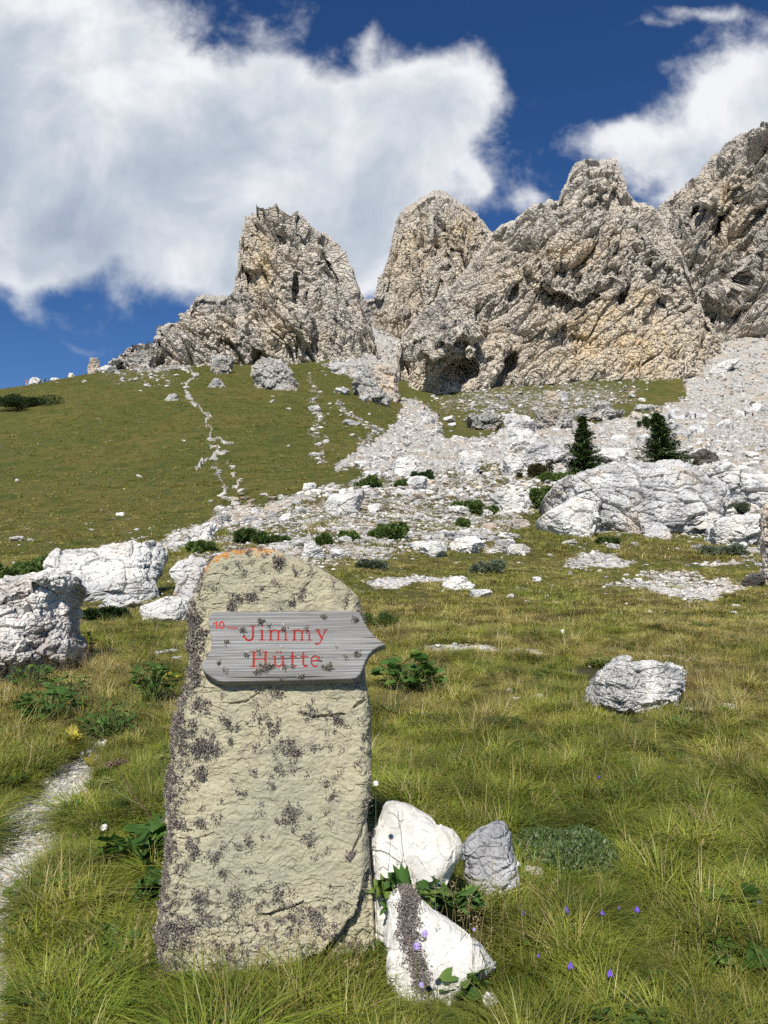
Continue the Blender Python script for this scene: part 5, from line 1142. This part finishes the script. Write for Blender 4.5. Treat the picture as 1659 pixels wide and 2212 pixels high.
for i, (px, py, w, h, lab, mt, lf, n) in enumerate([
 (45, 885, 170, 34, 'dark mountain pine thicket low across the grass hill at the left edge', PINEM, .45, 5000), (92, 1248, 130, 52, 'dark green shrub behind the lichen-spotted boulder at the left edge', SHRUBM, .16, 3600), (30, 1262, 90, 34, 'lighter green bush at the left edge above the lichen-spotted boulder', SHRUBM, .14, 2600),
 (536, 1172, 66, 30, 'dark green shrub on the slope up and left of the stone top', SHRUBM, .22, 2600), (590, 1172, 50, 14, 'low flat shrub right beside the dark green shrub above the stone', SHRUBM, .2, 1600), (432, 1192, 60, 26, 'green shrub between the pale rock ledge and the hill foot', SHRUBM, .2, 2200), (840, 1164, 62, 36, 'bright green shrub in the middle of the slope', SHRUBM, .24, 2600),
 (748, 1172, 36, 24, 'smaller green shrub left of the bright one in the middle of the slope', SHRUBM, .2, 1800), (700, 1178, 30, 24, 'leftmost small shrub of the middle slope trio', SHRUBM, .2, 1600), (912, 1040, 40, 22, 'dark shrub at the foot of the gully debris', PINEM, .3, 1600), (805, 1056, 62, 26, 'green shrub patch at the right end of the grass hill foot', SHRUBM, .3, 2200), (865, 1054, 40, 20, 'small shrub between the hill-foot patch and the gully debris', SHRUBM, .3, 1600),
 (1018, 1112, 64, 28, 'green shrub left of the peaked pale boulder', SHRUBM, .28, 2400), (1000, 1140, 26, 20, 'small dark shrub just below the peaked boulder group', SHRUBM, .24, 1500), (1175, 1100, 70, 50, 'green bushes between the peaked boulder and the huge domed boulder', SHRUBM, .34, 2800), (1235, 1040, 90, 22, 'flat green bush at the foot of the shorter conifer', SHRUBM, .34, 2400), (1155, 1034, 52, 44, 'brownish conical bush left of the shorter conifer', leaf_mat('brownish_needles', (.05, .055, .015), (.09, .075, .025), (.14, .12, .04)), .3, 2600),
 (1308, 1178, 50, 14, 'low green bush against the front of the huge domed boulder', SHRUBM, .2, 1500), (1053, 1236, 66, 28, 'grey-green willow shrub above the wedge-shaped boulder', GREYL, .13, 2600), (800, 1228, 60, 18, 'grey-green low willow right of the stone top', GREYL, .12, 1800), (1565, 1200, 110, 26, 'grey-green willow patch below the cracked boulder at the right', GREYL, .15, 2800), (1590, 1105, 90, 20, 'grey-green bush in the gap behind the cracked boulder at the right', GREYL, .2, 2200),
 (1395, 925, 26, 28, 'small dark bush on the boulders left of the larger conifer tip', PINEM, .4, 1400), (820, 1355, 56, 36, 'small leafy clump half hidden by the tip of the arrow sign', SHRUBM, .07, 900), (220, 1340, 90, 22, 'dark creeping shrub between the white rocks on the left', PINEM, .10, 2000), (1470, 1045, 60, 14, 'pale green bush at the right foot of the larger conifer', SHRUBM, .28, 1400)]):
    bush('shrub', px, py, w, h, lab, mt, lf, n, 300 + i, deep=.7)

# creeping willow cushion on the right of the grey rock: many small upright leaves
def cushion(poly, label, mat, n, seed, y0, leaf, hgt):
    r = np.random.default_rng(seed); pts = scatter_px(900, poly, seed); C = []
    hh = [hit(a, b) for a, b in pts[:160]]; cx = np.mean([h.x for h in hh]); cy = np.mean([h.y for h in hh]); ex = np.std([h.x for h in hh]) * 1.9; ey = np.std([h.y for h in hh]) * 1.9
    a = r.uniform(0, 2 * pi, n); q = np.sqrt(r.random(n)) * (1 + .18 * np.sin(3 * a + seed)); x = cx + ex * q * np.cos(a); y = cy + ey * q * np.sin(a); KEEP.append((cx, cy, min(ex, ey) * .9))
    z0, _ = terrain_full(x, y); z = z0 + hgt * np.clip(1 - q ** 2.5, 0, 1) * (.8 + .35 * fbm(np.stack([x, y, x * 0], 1) * 6, 2, seed)) + r.uniform(-.035, .01, n)
    C = np.stack([x, y, z], 1); g = np.array([0, -.25, 1]) + r.normal(0, .55, (n, 3)); g /= np.linalg.norm(g, axis=1, keepdims=True); s = np.cross(g, r.normal(0, 1, (n, 3))); s /= np.linalg.norm(s, axis=1, keepdims=True); ll = leaf * r.uniform(.6, 1.3, n)[:, None]
    V = np.stack([C, C + g * ll * .5 + s * ll * .22, C + g * ll, C + g * ll * .5 - s * ll * .22], 1).reshape(-1, 3); F = np.arange(n * 4).reshape(-1, 4)
    # earth heart under the leaves
    o = mesh_np('foliage', V - [cx, cy, float(z0.mean())], np.concatenate([F[:, [0, 1, 2]], F[:, [0, 2, 3]]]), mat, False, {'shade': np.repeat(r.random(n), 4)})
    root = empty('cushion_plant', (cx, cy, float(z0.mean()))); o.parent = root; tag(root, label, 'cushion plant'); return root
cushion([(1080, 1900), (1105, 1850), (1180, 1810), (1290, 1800), (1340, 1840), (1310, 1890), (1200, 1920), (1120, 1925)], 'dense cushion of creeping willow spilling over the grey-white rock', WILLOW, 14000, 61, 0, .024, .17)

# --- big lobed leaves
def leaf_outline(kind):
    if kind == 'dock':      # broad kidney/heart
        return [(0, 0), (.22, -.02), (.38, .16), (.40, .40), (.30, .68), (.14, .90), (0, 1.0)]
    if kind == 'lobed':     # deeply cut umbellifer leaf
        return [(0, 0), (.16, .06), (.40, .02), (.30, .16), (.56, .26), (.34, .34), (.58, .56), (.30, .54), (.36, .80), (.15, .72), (.10, .92), (0, 1.06)]
    return [(0, 0), (.10, .15), (.28, .10), (.14, .28), (.34, .34), (.14, .46), (.28, .62), (.10, .66), (.12, .88), (0, 1)]
def leaf(mb, base, yaw, pitch, size, kind, fold=.25, droop=.35, a=.5, roll=0.):
    o = leaf_outline(kind); V = []; n = len(o)
    M = Matrix.Rotation(yaw, 3, 'Z') @ Matrix.Rotation(-pitch, 3, 'Y') @ Matrix.Rotation(roll, 3, 'X')
    def P(x, t): return np.array(base) + size * np.array(M @ Vector((t, x, abs(x) * fold - droop * t * t * .5 + .03 * sin(9 * t + 14 * x))))
    mid = [P(0, t) for _, t in o]; R_ = [P(x, t) for x, t in o]; L_ = [P(-x, t) for x, t in o]
    V = mid + R_ + L_; Q = []
    for i in range(n - 1): Q += [(i, n + i, n + i + 1, i + 1), (i + 1, 2 * n + i + 1, 2 * n + i, i)]
    mb.add(V, Q=Q, a=a)
BROAD = leaf_mat('broad_leaves', (.050, .120, .022), (.085, .175, .035), (.18, .26, .055), 6.0, .35, rnd=.1); YELL = leaf_mat('yellowing_leaves', (.38, .34, .04), (.46, .40, .05), (.55, .46, .10), 6.0, .35); STEMG = flat_mat('green_stem', (.16, .20, .06), .7); STEMB = flat_mat('brown_stem', (.16, .10, .06), .8)
def leafy(px, py, w, h, n, size, kind, label, seed, mat=BROAD, cat='plant', dist=None, pitch=(.2, 1.1), name='leafy_plant'):
    p = hit(px, py) if dist is None else at(px, py, dist); k = p.y / FPX; W = w * k / 2; H = h * k; lift = 0.
    if dist: gz = float(terrain_full([p.x], [p.y])[0][0]); lift = max(p.z - gz, 0); p.z = gz
    root = empty(name, p); tag(root, label, cat); r = random.Random(seed); mb = MB(); st = MB(); KEEP.append((p.x, p.y, W * .85)); n = int(n * 1.5); size *= 1.1
    for i in range(n):
        t = r.uniform(0, 6.28); q = sqrt(r.random()); b = np.array([cos(t) * W * q * .8, sin(t) * W * q * .55, lift + H * r.uniform(.30, 1.05) * (1.1 - .4 * q)])
        leaf(mb, b, t + r.gauss(0, .7), r.uniform(*pitch) * .6 - .1, size * r.uniform(.6, 1.2), kind, r.uniform(.1, .4), r.uniform(.2, .7), r.random(), r.gauss(0, .5)); st.tube([(b[0] * .25, b[1] * .25, -.02), b * [.7, .7, .6], b], .004, .0022, 4)
    mb.build('foliage', mat, root, True); st.build('stems', STEMG, root); return root
leafy(882, 1500, 165, 76, 80, .10, 'dock', 'clump of broad dock leaves in the meadow right of the arrow sign', 1)
leafy(893, 1955, 85, 66, 9, .088, 'lobed', 'lobed dark leaves growing between the cream and the grey-white rocks', 2, pitch=(.0, .6), dist=2.88)
leafy(975, 1975, 80, 60, 8, .088, 'lobed', 'lighter lobed leaves growing in front of the grey-white rock', 3, BROAD, pitch=(.4, 1.2), dist=2.92)
leafy(1000, 2150, 110, 50, 20, .05, 'dock', 'small-leaved herb at the foot of the bright triangular rock', 4)
leafy(300, 1880, 110, 80, 13, .14, 'lobed', 'lobed green leaves beside the left foot of the standing stone', 5, pitch=(.2, 1.))
leafy(345, 1960, 70, 60, 16, .09, 'lobed', 'smaller green leaves tucked under the lobed plant left of the stone', 6)
leafy(255, 2060, 60, 30, 5, .10, 'lobed', 'single low maple-like leaf cluster in the grass below the left plants', 7)
leafy(1600, 1980, 70, 50, 10, .09, 'dock', 'round-leaved plant in the grass at the right edge', 8); leafy(1600, 2100, 130, 40, 16, .08, 'dock', 'low leaf rosette in the bottom right corner', 9)
leafy(110, 1560, 170, 70, 90, .065, 'dock', 'broad-leaved clump left of the footpath', 10); leafy(330, 1520, 100, 90, 60, .09, 'cut', 'bright green fern-like clump between the path and the stone', 11); leafy(235, 1590, 150, 60, 70, .06, 'cut', 'low cut-leaved herbs at the upper end of the footpath', 12)
leafy(150, 1510, 110, 50, 50, .06, 'dock', 'second broad-leaved clump nearer the lichen-spotted boulder', 13); leafy(185, 1425, 40, 60, 16, .10, 'cut', 'yellowing leaf plant standing in the tall grass', 14, YELL); leafy(145, 1620, 50, 36, 7, .09, 'lobed', 'yellow leaves in the grass beside the path', 15, YELL); leafy(200, 1640, 40, 26, 6, .08, 'cut', 'small yellow leaf rosette at the top of the footpath', 16, YELL); leafy(370, 1480, 24, 30, 4, .08, 'lobed', 'single yellow leaf spray near the left edge of the stone', 17, YELL)
leafy(60, 1500, 110, 60, 44, .08, 'cut', 'pale green cut-leaved clump under the lichen-spotted boulder', 18)

# --- umbels
def umbel(px, py, ptop, label, c, seed, y=None, spread=.05, bc=None, name='umbel_flower'):
    p = hit(px, py) if y is None else at(px, py, y); t = Vector(at(ptop[0], ptop[1], p.y)); root = empty(name, p); tag(root, label, 'wildflower'); r = random.Random(seed); e = np.array(t - p); st = MB()
    st.tube([(0, 0, -.02), e * .35 + [.01, 0, .02], e * .75, e], .0042, .0026, 5); hd = MB()
    for i in range(16):
        a = r.uniform(0, 6.28); q = sqrt(r.random()) * spread; d = e + np.array([cos(a) * q, sin(a) * q, spread * .55 - q * .3 + r.uniform(-.006, .006)]); st.tube([e, (e + d) / 2 + [0, 0, -.004], d], .0012, .0008, 3)
        for k in range(26):
            s = np.array([r.gauss(0, .007), r.gauss(0, .007), r.gauss(0, .004)]); u = np.array([r.gauss(0, 1), r.gauss(0, 1), r.gauss(0, 1)]); u = u / np.linalg.norm(u) * .0045; v = np.array([u[1], -u[0], u[2] * .4]) * .8
            hd.add([d + s - u, d + s + v, d + s + u, d + s - v], T=[(0, 1, 2), (0, 2, 3)], a=r.random())
    hd.build('flower_head', c, root, False); st.build('stem', bc or STEMG, root); return root
SEEDH = moss_mat('brown_seed', (.11, .07, .05), (.20, .13, .10), (.28, .20, .16)); GSEED = moss_mat('green_seed', (.16, .20, .05), (.26, .28, .08), (.36, .36, .14)); WHITEF = moss_mat('white_petals', (.60, .60, .56), (.75, .75, .70), (.85, .85, .8)); YUMB = moss_mat('yellow_umbel', (.28, .24, .05), (.42, .36, .10), (.5, .42, .2))
umbel(356, 1850, (252, 1655), 'dead brown umbel seed head leaning left in front of the grass', SEEDH, 1, None, .045, STEMB); umbel(352, 1800, (228, 1690), 'greenish umbel head just below the brown one', GSEED, 2, None, .04); umbel(350, 1780, (352, 1640), 'pale green umbel standing close to the left edge of the stone', GSEED, 3, None, .035)
for i, (a, b, c_, d, m_, lab) in enumerate([(325, 1440, 335, 1345, SEEDH, 'tall brown umbel in the grass left of the stone'), (180, 1440, 150, 1350, YUMB, 'yellowish flat umbel in front of the creeping shrub'), (240, 1420, 230, 1352, YUMB, 'yellowish flat umbel right of the first in the tall grass'), (290, 1420, 285, 1368, YUMB, 'yellow-green umbel left of the tall brown one'), (45, 1460, 38, 1385, SEEDH, 'brown umbel in front of the lichen-spotted boulder'), (150, 1540, 152, 1478, YUMB, 'low ochre umbel above the broad-leaved clump'),
    (375, 1450, 370, 1408, WHITEF, 'white umbel near the left edge of the stone, upper one'), (388, 1460, 384, 1424, WHITEF, 'white umbel near the left edge of the stone, lower one'), (350, 1452, 348, 1412, WHITEF, 'white umbel left of the white pair by the stone')]): umbel(a, b, (c_, d), lab, m_, 20 + i, None, .10 if m_ is not WHITEF else .06, STEMB)

# --- small flowers
VIO = moss_mat('violet_petals', (.13, .06, .50), (.18, .09, .62), (.28, .17, .72)); LIL = moss_mat('lilac_petals', (.30, .22, .50), (.42, .33, .62), (.55, .46, .7))
def flower(px, py, size, label, mat, seed, kind='bell', y=None, hgt=.16):
    g = None
    yy = y or max(2.2, (hit(px, py).y * .94)); t = at(px, py, yy); gz = float(terrain_full([t.x], [t.y])[0][0]); root = empty('bellflower' if kind == 'bell' else 'daisy', (t.x, t.y, gz)); tag(root, label, 'flower')
    r = random.Random(seed); H = max(t.z - gz, .03); top = np.array([0, 0, H]); mb = MB(); a0 = r.uniform(0, 6.28)
    if kind == 'bell':
        for k in range(5):
            a = a0 + k * 2 * pi / 5; d = np.array([cos(a), sin(a), 0]); s = np.array([-sin(a), cos(a), 0]); V = [top + d * size * .08 + s * size * .08, top + d * size * .08 - s * size * .08, top + d * size * .34 - s * size * .24 + [0, -size * .1, -size * .55], top + d * size * .62 + [0, -size * .1, -size * .85], top + d * size * .34 + s * size * .24 + [0, -size * .1, -size * .55]]
            mb.add(V, T=[(0, 1, 2), (0, 2, 4), (2, 3, 4)], a=r.random())
    else:
        for k in range(22):
            a = k * 2 * pi / 22; d = np.array([cos(a), sin(a) * .7 - .2, sin(a) * .6 + .2]); s = np.array([-sin(a), cos(a), 0]) * size * .07; mb.add([top, top + d * size * .3 + s, top + d * size * r.uniform(.45, .6), top + d * size * .3 - s], T=[(0, 1, 2), (0, 2, 3)], a=r.random())
    mb.build('petals', mat, root, False); st = MB(); st.tube([(.01, 0, -.01), (.0, .005, H * .5), top], .0011, .0008, 4); st.build('stem', STEMG, root)
for i, (a, b, s, lab) in enumerate([(1222, 1958, .030, 'largest violet bellflower in the grass, centre of the right foreground'), (1376, 1958, .022, 'violet bellflower right of the largest one'), (1301, 1966, .020, 'small violet bellflower between the two brighter ones'), (1131, 1967, .018, 'small violet bellflower left of the largest one'), (1232, 2078, .022, 'violet bellflower low in the foreground, left of a pair'), (1318, 2094, .024, 'violet bellflower low in the foreground, right of a pair'),
    (1163, 2060, .012, 'tiny violet bellflower near the dry stalks'), (1294, 1674, .026, 'pale violet bellflower farther up the meadow'), (1337, 1958, .010, 'tiny violet bud between two bellflowers'), (1640, 1945, .012, 'tiny violet bud near the right edge')]): flower(a, b, s, lab, VIO, i)
for i, (a, b, s, lab) in enumerate([(918, 2017, .026, 'lilac scabious in front of the bright triangular rock, upper one'), (900, 2044, .026, 'lilac scabious in front of the bright triangular rock, lower one'), (1024, 2008, .012, 'small lilac flower on the edge of the bright rock'), (910, 2128, .018, 'pale lilac scabious low in front of the bright rock')]): flower(a, b, s, lab, LIL, 40 + i, 'daisy', 2.38)
flower(812, 1693, .024, 'white silver thistle touching the right edge of the stone', WHITEF, 50, 'daisy', 2.72); flower(225, 1788, .040, 'white silver thistle in the grass right of the footpath', WHITEF, 51, 'daisy'); flower(1215, 1365, .10, 'white thistle head in the distant meadow', WHITEF, 52, 'daisy')

# ------------------------------------------------------------------ conifers
NEED = leaf_mat('conifer_needles', (.040, .074, .018), (.072, .12, .03), (.13, .18, .05), 1.5, .12, rnd=.0)
def conifer(px, pb, pt, w, label, seed, lean=0.):
    p = hit(px, pb, 20); k = p.y / FPX; H = (pb - pt) * k; W = w * k / 2; root = empty('conifer_tree', p); tag(root, label, 'tree'); r = random.Random(seed); mb = MB(); br = MB(); tr = MB()
    tr.tube([(0, 0, -.3), (0, 0, H * .3), (lean * H * .5, 0, H * .7), (lean * H, 0, H * .98)], H * .022, H * .003, 8); z = .03
    while z < .99:
        R = W * 1.28 * (1 - z) ** .85 * r.uniform(.72, 1.12) * (1.0 if z > .12 else .85) + .03; nb = r.choice([5, 6, 7])
        if r.random() < .12 and z > .3: R *= .6
        a0 = r.uniform(0, 6.28)
        for j in range(nb):
            a = a0 + j * 2 * pi / nb + r.gauss(0, .25); L = R * r.uniform(.62, 1.18); d = np.array([cos(a), sin(a), 0]); b = np.array([lean * H * z ** 1.3, 0, z * H + r.gauss(0, .01 * H)])
            lift = r.uniform(-.15, .25) + .5 * z; pts = [b + d * L * t + np.array([0, 0, 1]) * L * (lift * t - .30 * t + .18 * t * t) for t in (0, .4, .75, 1)]; br.tube(pts, .018 * (1.1 - z), .004, 3)
            m = int(18 + L * 72)
            for q in range(m):
                t = r.uniform(.12, 1.03); c = b + d * L * t + np.array([0, 0, 1]) * L * (lift * t - .30 * t + .18 * t * t) + np.array([r.gauss(0, .035), r.gauss(0, .035), r.gauss(-.03, .05)]) * (1 + L * .5)
                sa = a + r.choice([-1, 1]) * r.uniform(.3, 1.2); g = np.array([cos(sa), sin(sa), r.uniform(-.55, .35)]); l = r.uniform(.14, .34); s = np.array([-g[1], g[0], r.uniform(-.5, .5)]) * l * r.uniform(.16, .30)
                mb.add([c, c + g * l * .5 + s, c + g * l, c + g * l * .5 - s], T=[(0, 1, 2), (0, 2, 3)], a=r.random() * (.7 + .3 * t))
        z += r.uniform(.018, .034) * (1.25 - .5 * z)
    mb.build('crown', NEED, root, False); br.build('branches', BARK, root); tr.build('trunk', BARK, root); return root
conifer(1260, 1032, 897, 84, 'shorter dark green conifer, left of the two behind the huge domed boulder', 3)
conifer(1438, 1038, 888, 112, 'larger dark green conifer, right of the two behind the huge domed boulder', 8, -.12)

# ------------------------------------------------------------------ hikers
def person(px, py, h, label, top, legs, pack, yaw=0., bend=0., seed=1):
    p = hit(px, py, 60) or at(px, py, 240); root = empty('person', p, yaw); tag(root, label, 'person'); k = h / 1.75
    def sk(name, vs, es, mat, sub=1):
        me = bpy.data.meshes.new(name); me.from_pydata([tuple(np.array(v[:3]) * k) for v in vs], es, []); o = bpy.data.objects.new(name, me); S.collection.objects.link(o); o.parent = root; me.materials.append(mat)
        m = o.modifiers.new('skin', 'SKIN')
        for i, v in enumerate(vs): me.skin_vertices[0].data[i].radius = (v[3] * k, v[3] * k)
        me.skin_vertices[0].data[0].use_root = True; s = o.modifiers.new('sub', 'SUBSURF'); s.levels = sub; s.render_levels = sub; return o
    bx = sin(bend)
    # continuous body: pelvis, spine, neck, head, arms, legs mid-stride
    V = [(0, 0, .92, .13), (0, -.10 * bx, 1.12, .12), (0, -.28 * bx, 1.38, .14), (0, -.34 * bx, 1.50, .055), (0, -.38 * bx, 1.62, .085), (0, -.40 * bx, 1.70, .075),
         (.17, -.28 * bx, 1.38, .055), (.25, -.30 * bx, 1.12, .045), (.24, -.22 - .3 * bx, .96, .035), (-.17, -.28 * bx, 1.38, .055), (-.26, -.22 * bx, 1.13, .045), (-.27, -.12 - .3 * bx, .93, .035),
         (.09, 0, .84, .085), (.10, -.14, .48, .06), (.10, -.10, .06, .045), (.10, -.24, .03, .035), (-.09, 0, .84, .085), (-.10, .04, .48, .06), (-.10, .20, .08, .045), (-.10, .08, .03, .035)]
    E = [(0, 1), (1, 2), (2, 3), (3, 4), (4, 5), (2, 6), (6, 7), (7, 8), (2, 9), (9, 10), (10, 11), (0, 12), (12, 13), (13, 14), (14, 15), (0, 16), (16, 17), (17, 18), (18, 19)]
    sk('body', V, E, SKIN)
    idx = [1, 0, 2, 6, 7, 9, 10]; V2 = [tuple(V[i][:3]) + (V[i][3] * 1.16 + .012,) for i in idx]; sk('jacket', V2, [(0, 1), (0, 2), (2, 3), (3, 4), (2, 5), (5, 6)], top)
    idx = [0, 12, 13, 14, 16, 17, 18]; V3 = [tuple(V[i][:3]) + (V[i][3] * 1.14 + .012,) for i in idx]; sk('trousers', V3, [(0, 1), (1, 2), (2, 3), (0, 4), (4, 5), (5, 6)], legs)
    sk('hair', [(0, -.37 * bx + .02, 1.66, .09), (0, -.38 * bx + .02, 1.735, .07)], [(0, 1)], HAIR)
    if pack: sk('backpack', [(0, .17 - .1 * bx, 1.08, .12), (0, .18 - .25 * bx, 1.30, .13), (0, .16 - .3 * bx, 1.44, .09)], [(0, 1), (1, 2)], pack)
    return root
SKIN = flat_mat('skin', (.55, .36, .27), .6); HAIR = flat_mat('dark_hair', (.04, .03, .025), .8)
CLO = {k: flat_mat(k + '_cloth', c, .85) for k, c in dict(red=(.62, .03, .06), blue=(.03, .05, .35), black=(.02, .02, .025), white=(.62, .62, .62), teal=(.10, .32, .36), pink=(.60, .14, .20), orange=(.55, .18, .08), grey=(.16, .16, .18)).items()}
person(57, 829, 1.9, 'hiker in a red top coming over the ridge at the left edge', CLO['red'], CLO['white'], None, .4); person(97, 818, 1.9, 'hiker with a dark pack standing on the ridge skyline', CLO['teal'], CLO['black'], CLO['black'], 1.4, .5)
person(80, 817, 1.5, 'hiker in dark clothes just behind the pale ridge rock', CLO['grey'], CLO['black'], None, .2, .9)
person(1502, 909, 2.0, 'hiker in a blue jacket crossing the top of the boulder field', CLO['blue'], CLO['black'], CLO['blue'], 1.2, .3); person(1610, 908, 2.0, 'hiker in a red top near the right edge of the scree, left of a pair', CLO['red'], CLO['black'], CLO['black'], 1.3, .2); person(1626, 908, 2.0, 'hiker in a pale top near the right edge of the scree, right of a pair', CLO['white'], CLO['black'], CLO['orange'], 1.5, .2)
person(925, 888, 2.0, 'hiker in dark clothes at the top of the rocky gully', CLO['black'], CLO['grey'], None, 0., .2); person(917, 893, 1.8, 'hiker in an orange top just below the dark one in the gully', CLO['orange'], CLO['black'], None, .5, .3); person(907, 899, 1.5, 'hiker in pink bending down among the gully stones', CLO['pink'], CLO['white'], None, .8, .8); person(948, 906, 1.9, 'hiker with a dark pack crouching on the grass right of the gully', CLO['grey'], CLO['black'], CLO['black'], 1.2, .9)

build_grass()
